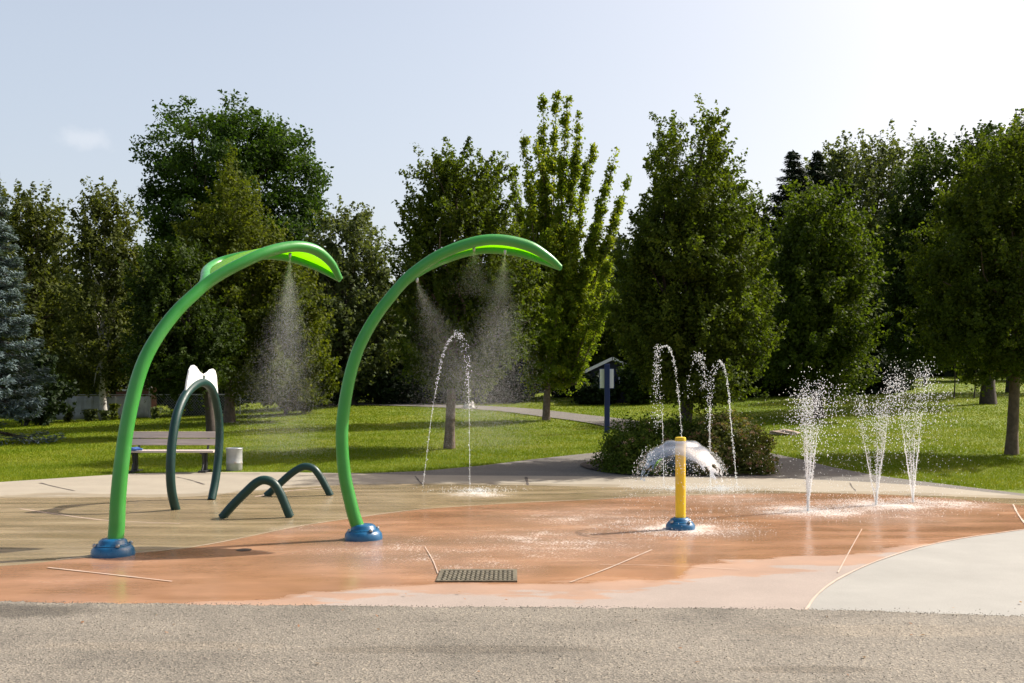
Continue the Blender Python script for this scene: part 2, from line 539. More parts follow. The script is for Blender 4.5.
def np_mesh(name, verts, quads, mat, parent=None, tint=None, smooth=False, tris=False):
    me = bpy.data.meshes.new(name)
    k = 3 if tris else 4
    if parent is not None:
        verts = verts - np.array(ROOT[parent])
    me.vertices.add(len(verts)); me.vertices.foreach_set('co', np.ascontiguousarray(verts, dtype=np.float32).ravel())
    nf = len(quads)
    me.loops.add(nf * k); me.loops.foreach_set('vertex_index', np.ascontiguousarray(quads, dtype=np.int32).ravel())
    me.polygons.add(nf)
    me.polygons.foreach_set('loop_start', np.arange(nf, dtype=np.int32) * k)
    try:
        me.polygons.foreach_set('loop_total', np.full(nf, k, dtype=np.int32))
    except Exception:
        pass
    if smooth:
        me.polygons.foreach_set('use_smooth', np.ones(nf, dtype=bool))
    me.update(calc_edges=True)
    if tint is not None:
        a = me.attributes.new('tint', 'FLOAT', 'FACE')
        a.data.foreach_set('value', np.ascontiguousarray(tint, dtype=np.float32))
    me.materials.append(mat)
    ob = bpy.data.objects.new(name, me)
    COL.objects.link(ob)
    if parent is not None:
        ob.parent = parent
        ROOT[ob] = ROOT[parent]
    return ob

def unit(v):
    return v / (np.linalg.norm(v, axis=1, keepdims=True) + 1e-9)

def leaves(pos, nrm, L, W, fold=.15, sizevar=.35, axis=None):
    """one folded leaf quad (rhombus) per position"""
    n = len(pos)
    nrm = unit(nrm)
    r = rng.normal(size=(n, 3)) if axis is None else axis
    a = unit(r - nrm * np.sum(r * nrm, axis=1, keepdims=True))
    b = np.cross(nrm, a)
    s = (1 + sizevar * rng.uniform(-1, 1, (n, 1)))
    l, w = L * s / 2, W * s / 2
    v = np.empty((n, 4, 3))
    v[:, 0] = pos - a * l
    v[:, 1] = pos + b * w + nrm * w * fold - a * l * .15
    v[:, 2] = pos + a * l
    v[:, 3] = pos - b * w + nrm * w * fold - a * l * .15
    q = np.arange(n * 4).reshape(n, 4)
    return v.reshape(-1, 3), q

# ------------------------------------------------------------------ ground sheets
def terrain():
    xs = np.concatenate([-np.geomspace(600, 40, 14), np.arange(-38, 38.1, .5), np.geomspace(40, 600, 14)])
    ys = np.concatenate([[-300, -120, -40, -10, 0, 8], np.arange(14, 66.1, .5), np.geomspace(68, 900, 18)])
    XX, YY = np.meshgrid(xs, ys)
    ZZ = hgt(XX, YY) - .022
    nx, ny = len(xs), len(ys)
    v = np.stack([XX.ravel(), YY.ravel(), ZZ.ravel()], 1)
    i = np.arange((ny - 1) * (nx - 1)); r_, c_ = i // (nx - 1), i % (nx - 1)
    a = r_ * nx + c_
    q = np.stack([a, a + 1, a + nx + 1, a + nx], 1)
    o = np_mesh('ground', v, q, M['lawn'], smooth=True)
    tagp(o, kind='structure')
terrain()

def sheet(name, poly, z, mat, drape=False, step=.5, kind='structure'):
    bm = bmesh.new()
    vs = [bm.verts.new((p[0], p[1], 0)) for p in poly]
    bm.faces.new(vs)
    if drape:
        xs = [p[0] for p in poly]; ys = [p[1] for p in poly]
        for ax, lo, hi in ((0, min(xs), max(xs)), (1, min(ys), max(ys))):
            t = math.floor(lo / step) * step + step
            while t < hi:
                co = [0, 0, 0]; no = [0, 0, 0]; co[ax] = t; no[ax] = 1
                bmesh.ops.bisect_plane(bm, geom=bm.verts[:] + bm.edges[:] + bm.faces[:], plane_co=co, plane_no=no)
                t += step
    else:
        bmesh.ops.triangulate(bm, faces=bm.faces[:])
    for v in bm.verts:
        v.co.z = z + (hz(v.co.x, v.co.y) if drape else 0)
    bmesh.ops.recalc_face_normals(bm, faces=bm.faces)
    for f in bm.faces:
        if f.normal.z < 0: f.normal_flip()
    me = bpy.data.meshes.new(name); bm.to_mesh(me); bm.free()
    me.materials.append(mat)
    o = bpy.data.objects.new(name, me); COL.objects.link(o)
    return tagp(o, kind=kind)

def fl(lst, n=None):
    p = [flat(*q) for q in lst]
    if n:
        p = [(q[0], q[1]) for q in crom(p, n)]
    return p

# concrete apron round the pad
wc = [(-30, 15.4), (-8, 15.6), (-6.6, 15.6), (-5.1, 15.7), (-4.3, 16.6), (-3.2, 17.6), (-1.66, 17.9), (1.5, 17.4), (2.3, 17.0), (4, 16.7), (7.9, 15.4), (30, 12)]
wcn = [(-9.9, 15.5)] + wc[1:-1] + [(9.9, 15.0)]
M['cream'] = pad_mat('cream concrete', (.315, .278, .218), (.20, .16, .10), wcn, (.5, 2, 1), foam=False, curve_dir=-1, yr=(12, 20), edge=.3)
walk_back = fl([(-400, 510), (-60, 486), (0, 482), (60, 478), (130, 473.5), (228, 471.5), (340, 473), (420, 475), (480, 475.5), (560, 476), (650, 477), (770, 478), (850, 481), (930, 486), (1024, 496), (1120, 512)])
left_pt = (-30, walk_back[0][1])
sheet('concrete_walk', [(-16, 6.5)] + [(-16, walk_back[0][1])] + walk_back + [(14, 12.5), (14, 6.5)], 0.0, M['cream'])
# tan wet pad
dryline_tan = [(-9.9, 7), (9.9, 7)]
M['tan'] = pad_mat('tan concrete', (.295, .24, .168), (.268, .207, .122), dryline_tan, (.35, 2.6, 1), wetrough=.16)
tb = crom([(-15, 15.2)] + wc[1:-1] + [(13, 13.2)], 90)
tb = [(p[0], p[1] + random.uniform(-.05, .05)) for p in tb]
sheet('wet_concrete', [(-15, 6.8)] + tb + [(13, 6.8)], .004, M['tan'])
# salmon pad
sal = fl([(-250, 583), (0, 567), (60, 561), (120, 555.5), (200, 547), (270, 533), (300, 527), (345, 520), (400, 512.5), (440, 508.5), (520, 503.5), (600, 500), (640, 497.5), (700, 495.5), (760, 494), (830, 494), (900, 496), (960, 500), (1024, 506), (1120, 520)], 80)
dry = [(-9.9, 6.2), (-3.2, 7.0), (-2.5, 7.55), (-1.8, 7.9), (-1.02, 8.38), (-.5, 8.42), (.3, 8.45), (1.17, 8.55), (1.5, 8.8), (1.75, 9.3), (2.4, 9.7), (3.3, 9.9), (4.2, 10.5), (5, 11.0), (9.9, 12)]
M['salmon'] = pad_mat('salmon concrete', (.302, .252, .220), (.325, .176, .099), dry, (.5, 1.8, 1), wetrough=.14)
sheet('splash_pad', [(-12, 6.6)] + [(-12, sal[0][1])] + sal + [(12.5, 6.6)], .008, M['salmon'])
# light concrete at the right
wl = fl([(806, 612.5), (815, 599), (830, 586), (850, 574.5), (880, 561.5), (920, 548.5), (960, 540), (1000, 534), (1040, 529), (1120, 523), (1200, 520)], 50)
M['pale'] = pad_mat('pale concrete', (.292, .285, .262), (.21, .20, .165), [(-9.9, 30), (9.9, 30)], (.5, 2, 1), foam=False, yr=(6, 31))
sheet('pale_concrete', [(wl[0][0], 6.9)] + wl + [(13, 6.9)], .012, M['pale'])
# joints: narrow strips in the pads
jb = MB()
def strip(pts, w, z, wob=0.0):
    pts = [Vector((p[0], p[1], 0)) for p in pts]
    v, f = [], []
    for i, p in enumerate(pts):
        t = (pts[min(i + 1, len(pts) - 1)] - pts[max(i - 1, 0)]).normalized()
        n = Vector((-t.y, t.x, 0))
        ww = w * (1 + random.uniform(-wob, wob))
        v += [p + n * ww / 2 + Vector((0, 0, z)), p - n * ww / 2 + Vector((0, 0, z))]
    for i in range(len(pts) - 1):
        f.append((2 * i, 2 * i + 1, 2 * i + 3, 2 * i + 2))
    return v, f
def jl(lst, w, z=.0155, n=14):
    jb.add(*strip(fl(lst, n), w, z, .3))
jl([(48, 569), (120, 577), (172, 583)], .022)
jl([(570, 584), (610, 569), (652, 551)], .016)
jl([(838, 574), (852, 548), (862, 530)], .011)
jl([(1013, 505), (1018, 515), (1026, 526)], .022)
jl([(425, 548), (433, 562), (438, 575)], .011)
jl([(600, 566), (660, 567), (740, 571)], .008)
jb.add(*strip([(p[0], p[1]) for p in wl], .02, .018, .25))
jb.add(*strip([(p[0], p[1]) for p in sal[8:66]], .014, .0158, .5))
jl([(20, 509), (60, 515), (110, 521), (180, 524)], .03, .0062)
jl([(255, 497), (290, 491), (330, 488)], .05, .0062)
tagp(jb.build('pad_joint', M['joint']), kind='structure')
cb = MB()
def crk(lst, w, z):
    cb.add(*strip(fl(lst, 10), w, z, .6))
crk([(40, 483), (56, 487), (75, 491)], .04, .0035)
crk([(176, 477), (190, 480), (204, 484.5)], .035, .0035)
crk([(415, 476), (419, 481), (424, 486)], .03, .0035)
crk([(526, 477), (527, 482), (528, 486)], .05, .0035)
crk([(130, 475), (200, 474), (260, 474)], .05, .0035)
crk([(850, 483), (852, 487), (856, 491)], .03, .0035)
tagp(cb.build('pavement_crack', M['crack']), kind='structure')

# asphalt in the foreground, ragged edge
ed = []
edge_px = [(-500, 604), (0, 604.5), (185, 607), (420, 609.5), (600, 610.5), (800, 612), (1024, 619), (1500, 640)]
fe = [flat(*p) for p in edge_px]
xs_ = np.arange(-12, 12, .035)
yy_ = np.interp(xs_, [p[0] for p in fe], [p[1] for p in fe])
ed = [(float(x), float(y + random.gauss(0, .012) + .02 * math.sin(x * 3.1) * math.sin(x * 7.7))) for x, y in zip(xs_, yy_)]
sheet('asphalt', [(-40, -30), (-40, ed[0][1])] + ed + [(40, ed[-1][1]), (40, -30)], .022, M['asphalt'])

# loose grit along the asphalt edge and over it
def pebbles():
    n = 5200
    x = rng.uniform(-5, 5, n)
    y = np.where(rng.random(n) < .25, np.interp(x, xs_, yy_) + rng.normal(0, .03, n), rng.uniform(4.6, 7.4, n))
    s = rng.uniform(.0015, .0048, n)
    o6 = np.array([[1, 0, 0], [-1, 0, 0], [0, 1, 0], [0, -1, 0], [0, 0, 1], [0, 0, -1]], float)
    f8 = np.array([[0, 2, 4], [2, 1, 4], [1, 3, 4], [3, 0, 4], [2, 0, 5], [1, 2, 5], [3, 1, 5], [0, 3, 5]])
    v = (o6[None] * s[:, None, None] * rng.uniform(.6, 1.4, (n, 6, 1))) + np.stack([x, y, .022 + s * .4], 1)[:, None]
    f = f8[None] + (np.arange(n) * 6)[:, None, None]
    o = np_mesh('grit', v.reshape(-1, 3), f.reshape(-1, 3), M['grit'], tris=True, tint=rng.random(n * 8))
    tagp(o, 'loose grey and brown grit scattered over the asphalt', 'grit', kind='stuff')
M['grit'] = simple('grit', (.15, .135, .11), .9, .5, 60)
pebbles()

def litter():
    n = 46
    x = rng.uniform(-4.2, 4.2, n); y = rng.uniform(5.4, 8.0, n) ** 1.0
    v, q = leaves(np.stack([x, y, np.full(n, .030)], 1), np.array([0, 0, 1.0]) + rng.normal(size=(n, 3)) * .25, .03, .017)
    o = np_mesh('leaf_litter', v, q, M['L_flower'], tint=rng.uniform(0, .35, n))
    tagp(o, 'few dry brown leaf scraps blown over the asphalt and pad edge', 'leaf litter', kind='stuff')
litter()

# ------------------------------------------------------------------ path
M['soilbed'] = M['soil']
lf = [G(*p) for p in [(342, 474), (420, 471), (480, 465.5), (530, 459.5), (570, 455), (600, 452), (625, 447)]]
rt = [G(*p) for p in [(768, 452.5), (800, 459), (830, 466.5), (870, 474), (920, 481), (970, 487), (1024, 493.5), (1110, 508)]]
poly = [(p.x, p.y) for p in lf] + [(3.9, 26.0), (5.6, 25.6)] + [(p.x, p.y) for p in rt] + [(q[0], q[1] - .02) for q in walk_back[::-1] if -3.6 < q[0] < 14]
path_front = sheet('asphalt_path', poly, -.004, M['path'], True, .5)
ctr = crom([(4.8, 25.3), (4.9, 28), (4.55, 31), (3.6, 35.5), (1.9, 39.5), (-.4, 44.2), (-5, 49), (-12, 53)], 60)
vL, vR = [], []
for i, p in enumerate(ctr):
    a = ctr[min(i + 1, 59)] - ctr[max(i - 1, 0)]; a = a / np.linalg.norm(a)
    n_ = np.array([-a[1], a[0]]); w = 1.0
    vL.append(p + n_ * w); vR.append(p - n_ * w)
pm = MB()
ks = np.linspace(0, 1, 7)
rows_ = [[(l * (1 - k) + r * k) for k in ks] for l, r in zip(vL, vR)]
vv = [(q[0], q[1], hz(q[0], q[1]) + .012) for row in rows_ for q in row]
pm.add(vv, [(i * 7 + k, i * 7 + k + 1, (i + 1) * 7 + k + 1, (i + 1) * 7 + k) for i in range(59) for k in range(6)])
tagp(pm.build('rear_path', M['path']), kind='structure')
bed = [(3.55 + 2.05 * math.cos(t) * (1 + .05 * math.sin(3 * t)), 21.5 + 1.95 * math.sin(t)) for t in np.linspace(0, 2 * math.pi, 40)[:-1]]
bed = [(x, max(y, 19.75)) for x, y in bed]
sheet('planting_bed', bed, .02, M['soil'], True, .5)

# ------------------------------------------------------------------ grass blades (lawn)
def in_poly(x, y, poly):
    c = np.zeros(len(x), bool)
    j = len(poly) - 1
    for i in range(len(poly)):
        xi, yi = poly[i][0], poly[i][1]; xj, yj = poly[j][0], poly[j][1]
        t = ((yi > y) != (yj > y)) & (x < (xj - xi) * (y - yi) / (yj - yi + 1e-12) + xi)
        c ^= t
        j = i
    return c
back_x = [p[0] for p in walk_back]; back_y = [p[1] for p in walk_back]
def grass():
    bands = [(17, 23, 230000, .045, .010), (23, 32, 200000, .05, .016), (32, 48, 140000, .055, .03), (48, 75, 50000, .07, .06)]
    V, Q, T = [], [], []
    off = 0
    for y0, y1, n, L, W in bands:
        y = rng.uniform(y0, y1, n)
        x = rng.uniform(-.56, .56, n) * y
        keep = y > np.interp(x, back_x, back_y) + .03
        keep &= ~in_poly(x, y, poly)
        keep &= ~in_poly(x, y, bed)
        for i in range(0, 59, 3):
            c = ctr[i]
            keep &= (x - c[0]) ** 2 + (y - c[1]) ** 2 > 1.05
        patch = np.sin(x * 1.7 + np.sin(y * 1.3) * 2) * np.sin(y * 1.1 + x * .4) * .5 + .5
        keep &= rng.random(n) < .55 + .45 * patch
        x, y = x[keep], y[keep]; n = len(x)
        z = hgt(x, y) - .022
        h = L * rng.uniform(.45, 1.2, n)
        a = rng.uniform(0, 2 * np.pi, n)
        lean = rng.normal(0, .45, (n, 2)) * h[:, None]
        bx, by = np.cos(a) * W / 2, np.sin(a) * W / 2
        v = np.empty((n, 3, 3))
        v[:, 0] = np.stack([x - bx, y - by, z], 1)
        v[:, 1] = np.stack([x + bx, y + by, z], 1)
        v[:, 2] = np.stack([x + lean[:, 0], y + lean[:, 1], z + h], 1)
        V.append(v.reshape(-1, 3)); Q.append(np.arange(n * 3).reshape(n, 3) + off); off += n * 3
        T.append(np.clip(.2 + .45 * (1 - patch[keep]) + rng.normal(0, .22, n), 0, 1))
    o = np_mesh('grass', np.concatenate(V), np.concatenate(Q), M['grass'], tint=np.concatenate(T), tris=True)
    tagp(o, 'short mown green grass of the park lawn', 'grass', kind='stuff')
grass()

# ------------------------------------------------------------------ trees
def crown_points(blobs, Y, n_leaf, clump_r, per, depth=.9, droop=0.0, form='spiky'):
    """blobs: outline lumps as (px, py, rx, ry) at distance Y -> leaf positions, normals, tints, clump centres"""
    k = Y / F
    xs = [b[0] for b in blobs]; mid = (min(xs) + max(xs)) / 2; half = max((max(xs) - min(xs)) / 2, 1) + 1e-6
    P, NN, T, CC = [], [], [], []
    wts = np.array([(b[2] * b[3]) for b in blobs], float); wts /= wts.sum()
    nc_tot = max(int(n_leaf / per), len(blobs) * 3)
    for b, w in zip(blobs, wts):
        c = at(b[0], b[1], Y)
        rx, rz = b[2] * k, b[3] * k
        ry = rx * 1.0
        span = half * k * math.sqrt(max(0, 1 - ((b[0] - mid) / (half * 1.05)) ** 2)) * depth
        nsub = max(1, int(round(span / max(rx, .2))))
        nc = max(4, int(nc_tot * w))
        d = unit(rng.normal(size=(nc, 3)))
        rad = rng.uniform(.42, 1.0, nc) ** .6
        dy = rng.uniform(-span, span, nc) if nsub > 0 else np.zeros(nc)
        cc = np.array(c) + d * rad[:, None] * np.array([rx, ry, rz])
        cc[:, 1] += dy
        CC.append(cc)
        ct = rng.normal(.45, .16, nc)
        for i in range(nc):
            m = max(6, int(per * rng.uniform(.55, 1.45)))
            r = clump_r * rng.uniform(.6, 1.35)
            if form == 'spiky':          # clumps drawn out along the growing shoot
                ax = np.array([d[i, 0] * .7, d[i, 1] * .7, .55 + .5 * d[i, 2]]) + rng.normal(0, .25, 3)
                ax /= np.linalg.norm(ax) + 1e-9
                tt = rng.uniform(-1, 1, m)
                wq = r * .5 * np.clip(1.05 - .75 * (tt * .5 + .5), .2, 1)
                g = ax * (tt * r * 1.35)[:, None] + np.clip(rng.normal(size=(m, 3)), -1.6, 1.6) * (wq * .62)[:, None]
            elif form == 'layer':        # flat sprays of leaves with shade between them
                g = np.clip(rng.normal(size=(m, 3)), -1.7, 1.7) * np.array([r * .72, r * .72, r * .17])
                g[:, 2] -= .22 * (g[:, 0] ** 2 + g[:, 1] ** 2) / r
            else:
                g = np.clip(rng.normal(size=(m, 3)), -1.6, 1.6) * np.array([r, r, r * .7]) * .5
            g[:, 2] -= droop * (g[:, 0] ** 2 + g[:, 1] ** 2) / max(r, .01)
            p = cc[i] + g
            P.append(p)
            out = d[i] * .5 + np.array([0, 0, .45])
            NN.append(out + rng.normal(size=(m, 3)) * .65)
            T.append(np.clip(ct[i] + rng.normal(0, .17, m), 0, 1))
    return np.concatenate(P), np.concatenate(NN), np.concatenate(T), np.concatenate(CC)

def limb(mb, a, b, r0, r1, bend=.15, seg=6):
    a, b = Vector(a), Vector(b)
    L = (b - a).length
    mid1 = a.lerp(b, .35) + Vector((random.uniform(-1, 1), random.uniform(-1, 1), random.uniform(.2, 1.2))) * L * bend * .5
    mid2 = a.lerp(b, .7) + Vector((random.uniform(-1, 1), random.uniform(-1, 1), random.uniform(-.3, .8))) * L * bend * .5
    pts = crom([a, mid1, mid2, b], 8)
    mb.tube(pts, [r0 + (r1 - r0) * i / 7 for i in range(8)], seg)

def tree(name, label, cat, base, blobs, Y, leaf, n, lm, bark='bark', tr=.14, L=.12, W=None, clump=.38, per=55, group=None, depth=.9, trunk_top=None, droop=0.0, form='spiky', twigs=26):
    base = Vector(base)
    t = thing(name, label, cat, base, group)
    P, NN, T, CC = crown_points(blobs, Y, n, clump, per, depth, droop, form)
    v, q = leaves(P, NN, L, W or L * .62)
    np_mesh('crown', v, q, lm, t, tint=T)
    top = trunk_top or at(*[(min(blobs, key=lambda b: b[1])[i]) for i in (0, 1)], Y)
    mb = MB()
    nseg = 12
    bx = crom([base - Vector((0, 0, .15)), base.lerp(top, .3) + Vector((random.uniform(-.1, .1), random.uniform(-.1, .1), 0)), base.lerp(top, .65) + Vector((random.uniform(-.2, .2), random.uniform(-.2, .2), 0)), top], nseg)
    rr = [tr * (1.25 if i == 0 else 1) * (1 - i / (nseg - 1)) ** .8 + .012 for i in range(nseg)]
    mb.tube(bx, rr, 9)
    sel = CC[rng.choice(len(CC), min(twigs, len(CC)), replace=False)]
    for c in sel:
        zt = base.z + (c[2] - base.z) * random.uniform(.45, .75)
        f = np.clip((zt - base.z) / max(top.z - base.z, .1), .3, .92)
        i = f * (nseg - 1); k0 = int(i)
        a = bx[k0] * (1 - (i - k0)) + bx[min(k0 + 1, nseg - 1)] * (i - k0)
        limb(mb, a, c, tr * (1 - f) * .45 + .012, .008, .2, 5)
    mb.build('trunk', M[bark], t, True)
    return t

def ground_z(x, y, d=.02):
    return Vector((x, y, hz(x, y) - d))

def gb(px, Y):
    x = (px - CX) / F * Y
    return ground_z(x, Y)

# --- foreground trees of the lawn
tree('lawn_tree', 'round dark green tree on the lawn, short bare trunk below the second arch leaf', 'tree', gb(449, 26),
     [(455, 172, 22, 20), (440, 185, 25, 22), (487, 180, 18, 22), (455, 215, 42, 28), (422, 225, 20, 26), (500, 225, 20, 28), (445, 260, 46, 32), (490, 275, 42, 38), (512, 300, 26, 32), (420, 290, 28, 38), (455, 320, 42, 38), (500, 335, 34, 32), (438, 360, 34, 26), (470, 372, 30, 22), (425, 340, 22, 30)],
     26, 0, 85000, M['L_pear'], 'bark', .13, .095, clump=.34, per=85)
T9 = [(667, 132, 4, 14), (667, 152, 8, 16), (706, 128, 5, 16), (707, 150, 9, 18), (729, 185, 4, 18), (667, 178, 14, 20), (708, 180, 15, 22), (685, 212, 30, 26), (650, 232, 16, 26), (726, 226, 15, 24), (688, 258, 44, 32), (634, 272, 16, 26), (734, 264, 22, 26), (722, 308, 36, 30), (648, 318, 32, 30), (754, 306, 13, 20), (690, 342, 50, 30), (745, 346, 24, 24), (652, 360, 20, 22), (700, 384, 42, 18), (764, 332, 7, 12), (626, 312, 7, 20)]
tree('lawn_tree', 'big twin topped tree standing right behind the flowering bushes and the yellow post', 'tree', gb(681, 22.3),
     T9, 22.3, 0, 125000, M['L_pear'], 'darkbark', .15, .08, clump=.30, per=90, twigs=34)
tree('lawn_tree', 'low branching tree with a slim straight trunk on the lawn at the right edge', 'tree', gb(1011, 24.2),
     [(975, 172, 12, 24), (966, 195, 14, 24), (1000, 160, 18, 28), (1020, 150, 24, 28), (965, 218, 24, 30), (1000, 215, 40, 40), (1045, 200, 40, 45), (945, 255, 22, 25), (985, 270, 45, 35), (940, 300, 22, 28), (1030, 285, 50, 40), (968, 325, 36, 30), (1010, 335, 45, 34), (952, 348, 20, 16), (1000, 362, 34, 18), (1060, 330, 45, 45), (925, 275, 10, 14)],
     24.2, 0, 110000, M['L_pear'], 'bark', .135, .085, clump=.30, per=85, twigs=30)
tree('lawn_tree', 'tall tree with pale brown trunk and dense crown behind the cat eared hoop', 'tree', gb(229, 38),
     [(236, 178, 8, 18), (238, 200, 16, 20), (232, 222, 28, 26), (212, 245, 28, 28), (262, 245, 28, 30), (205, 285, 34, 38), (250, 290, 48, 46), (290, 300, 30, 42), (225, 335, 46, 38), (280, 345, 42, 46), (302, 362, 22, 34), (250, 372, 36, 24)],
     38, 0, 95000, M['L_linden'], 'bark', .2, .125, clump=.48, per=85)
tree('lawn_tree', 'dark trunked tree just behind the bench, its low crown merging into the hedge', 'tree', gb(212, 31),
     [(170, 325, 38, 42), (160, 285, 26, 36), (186, 370, 38, 24), (205, 340, 30, 32), (152, 365, 22, 22), (185, 270, 18, 28)],
     31, 0, 46000, M['L_dark'], 'darkbark', .15, .11, clump=.38, per=75)

# upright golden tree with separate shoots
def shoot_tree():
    Y = 37.0
    base = gb(546, Y)
    t = thing('lawn_tree', 'tall yellow green tree with upright feathery shoots beside the rear path', 'tree', base)
    sh = [(548, 385, 543, 99, 8), (549, 370, 556, 96, 9), (552, 350, 565, 110, 8), (556, 360, 577, 121, 8), (557, 340, 576, 147, 10), (553, 370, 596, 139, 8),
          (560, 360, 587, 160, 10), (560, 380, 614, 156, 8), (562, 370, 604, 190, 10), (563, 380, 630, 176, 6), (565, 370, 618, 205, 9), (545, 350, 523, 141, 9), (546, 330, 533, 165, 11),
          (543, 360, 514, 156, 8), (540, 360, 511, 175, 8), (540, 370, 517, 205, 10), (545, 330, 541, 126, 9), (547, 330, 549, 140, 11), (555, 340, 562, 165, 12),
          (570, 350, 598, 220, 12), (568, 380, 608, 262, 12), (572, 385, 608, 300, 11), (540, 370, 520, 250, 12), (538, 380, 520, 300, 12), (548, 385, 552, 230, 20), (556, 380, 572, 230, 20),
          (545, 380, 535, 240, 18), (560, 388, 588, 270, 18), (548, 388, 556, 310, 24), (575, 385, 594, 330, 14), (535, 388, 522, 340, 12)]
    for q in range(34):                       # thinner side shoots between the leaders
        h_ = random.choice(sh[:24]); u_ = random.uniform(.25, .75)
        bx_, by_ = h_[0] + (h_[2] - h_[0]) * u_, h_[1] + (h_[3] - h_[1]) * u_
        sg = random.choice((-1, 1))
        sh.append((bx_, by_, bx_ + sg * random.uniform(5, 16), by_ - random.uniform(18, 46), random.uniform(4, 7)))
    P, NN, T = [], [], []
    mb = MB()
    k = Y / F
    for (x0, y0, x1, y1, r) in sh:
        dy0, dy1 = random.uniform(-.4, .4), random.uniform(-1.7, 1.7)
        a = np.array(at(x0, y0, Y)); b = np.array(at(x1, y1, Y)); a[1] += dy0; b[1] += dy1
        L = np.linalg.norm(b - a)
        m = int(L * 360 * (r / 9))
        u = rng.random(m)
        # tufts on short side twigs
        tw = 46
        tu = rng.random(tw); ta = unit(rng.normal(size=(tw, 3)) + np.array([0, 0, .5]))
        pick = rng.integers(0, tw, m)
        taper = np.clip(1.25 - tu[pick], .25, 1) ** .8
        c = a + (b - a) * tu[pick][:, None] + ta[pick] * (r * k * 1.0 * taper * rng.random(m) ** .5)[:, None]
        c += rng.normal(0, .065, (m, 3))
        core = a + (b - a) * u[:, None] + rng.normal(0, .1, (m, 3))
        sel = rng.random(m) < .25
        c[sel] = core[sel]
        P.append(c); NN.append(rng.normal(size=(m, 3)) + np.array([.15, -.1, .35]))
        T.append(np.clip(rng.normal(.42, .2, m) + (rng.random() - .5) * .3, 0, 1))
        mb.tube(crom([a, a * .6 + b * .4 + np.array([0, 0, -.1]), b], 7), [.05 - .043 * i / 6 for i in range(7)], 5)
    v, q = leaves(np.concatenate(P), np.concatenate(NN), .12, .07)
    np_mesh('crown', v, q, M['L_gold'], t, tint=np.concatenate(T))
    mb.tube(crom([base - Vector((0, 0, .1)), at(547, 395, Y), at(549, 360, Y), at(552, 200, Y)], 12), [.17, .15, .14, .13, .12, .11, .1, .09, .08, .06, .04, .02], 9)
    mb.build('trunk', M['bark'], t, True)
shoot_tree()

# --- trees of the rear belt
tree('maple_tree', 'huge dark round maple towering over the rear trees at the left', 'tree', gb(225, 58),
     [(215, 130, 24, 22), (248, 125, 22, 18), (190, 120, 14, 14), (175, 165, 28, 26), (225, 170, 48, 36), (280, 148, 30, 24), (300, 186, 24, 32), (163, 210, 20, 26), (290, 232, 32, 32), (200, 230, 42, 46), (245, 240, 58, 56), (180, 280, 36, 46), (265, 290, 46, 46), (258, 150, 26, 26)],
     58, 0, 85000, M['L_maple'], 'darkbark', .4, .22, clump=.78, per=130, twigs=30, form='round')
tree('broadleaf_tree', 'bushy olive green tree rising behind the blue spruce', 'tree', gb(30, 48),
     [(20, 210, 30, 22), (40, 222, 24, 26), (15, 255, 45, 46), (48, 255, 24, 40), (20, 320, 52, 50), (50, 315, 30, 44), (-25, 285, 50, 80), (15, 365, 45, 28)],
     48, 0, 42000, M['L_birch'], 'bark', .2, .18, clump=.5, per=50)
tree('birch_tree', 'thin crowned birch with pale trunk between the spruce and the big maple', 'tree', gb(104, 44),
     [(103, 200, 13, 18), (92, 220, 18, 20), (120, 222, 16, 20), (105, 245, 28, 24), (82, 255, 14, 24), (92, 278, 28, 30), (124, 270, 22, 30), (105, 320, 40, 42), (90, 358, 38, 34), (128, 348, 26, 36)],
     44, 0, 34000, M['L_birch'], 'birchbark', .15, .15, clump=.4, per=46, twigs=40)
tree('broadleaf_tree', 'mid green tree filling the gap between the two green arches', 'tree', gb(352, 50),
     [(350, 222, 14, 16), (366, 235, 18, 20), (335, 250, 30, 32), (376, 262, 16, 22), (350, 300, 42, 42), (345, 350, 42, 46), (384, 325, 22, 50), (318, 320, 22, 52)],
     50, 0, 40000, M['L_grey'], 'darkbark', .2, .18, clump=.5, per=50)
tree('broadleaf_tree', 'small light green tree top filling the gap between twin topped tree and spire', 'tree', gb(752, 56),
     [(748, 212, 18, 20), (766, 235, 18, 28), (745, 258, 24, 30), (770, 282, 24, 40), (750, 320, 30, 50)],
     56, 0, 22000, M['L_bright'], 'darkbark', .2, .2, clump=.55, per=50)
tree('ash_tree', 'airy thin leaved tree top against the bright sky behind the bright maple', 'tree', gb(860, 58),
     [(838, 156, 16, 13), (880, 152, 18, 14), (855, 175, 34, 22), (826, 186, 22, 24), (892, 185, 18, 24), (912, 165, 14, 14), (860, 212, 40, 30), (928, 160, 14, 16), (870, 260, 46, 42)],
     58, 0, 30000, M['L_grey'], 'darkbark', .22, .2, clump=.55, per=36, twigs=34)
tree('maple_tree', 'bright green maple with layered leaves between the twin topped tree and the geysers', 'tree', gb(820, 37),
     [(803.8, 204, 6, 13.3), (844.8, 222, 6.7, 15.2), (863.4, 264, 8.4, 11.4), (774.1, 262, 8.4, 13.3), (807.6, 216, 11.8, 15.2), (824.3, 215, 11.8, 17.1), (796.4, 240, 23.5, 22.8), (835.5, 245, 23.5, 22.8), (810.4, 275, 37.0, 26.6), (850.3, 285, 16.8, 20.9), (794.5, 310, 31.9, 28.5), (838.2, 325, 28.6, 26.6), (810.4, 350, 38.6, 28.5), (855.0, 340, 10.1, 13.3), (782.5, 358, 18.5, 20.9), (831.7, 378, 28.6, 15.2)],
     37, 0, 62000, M['L_bright'], 'darkbark', .17, .14, clump=.62, per=85, form='spiky')
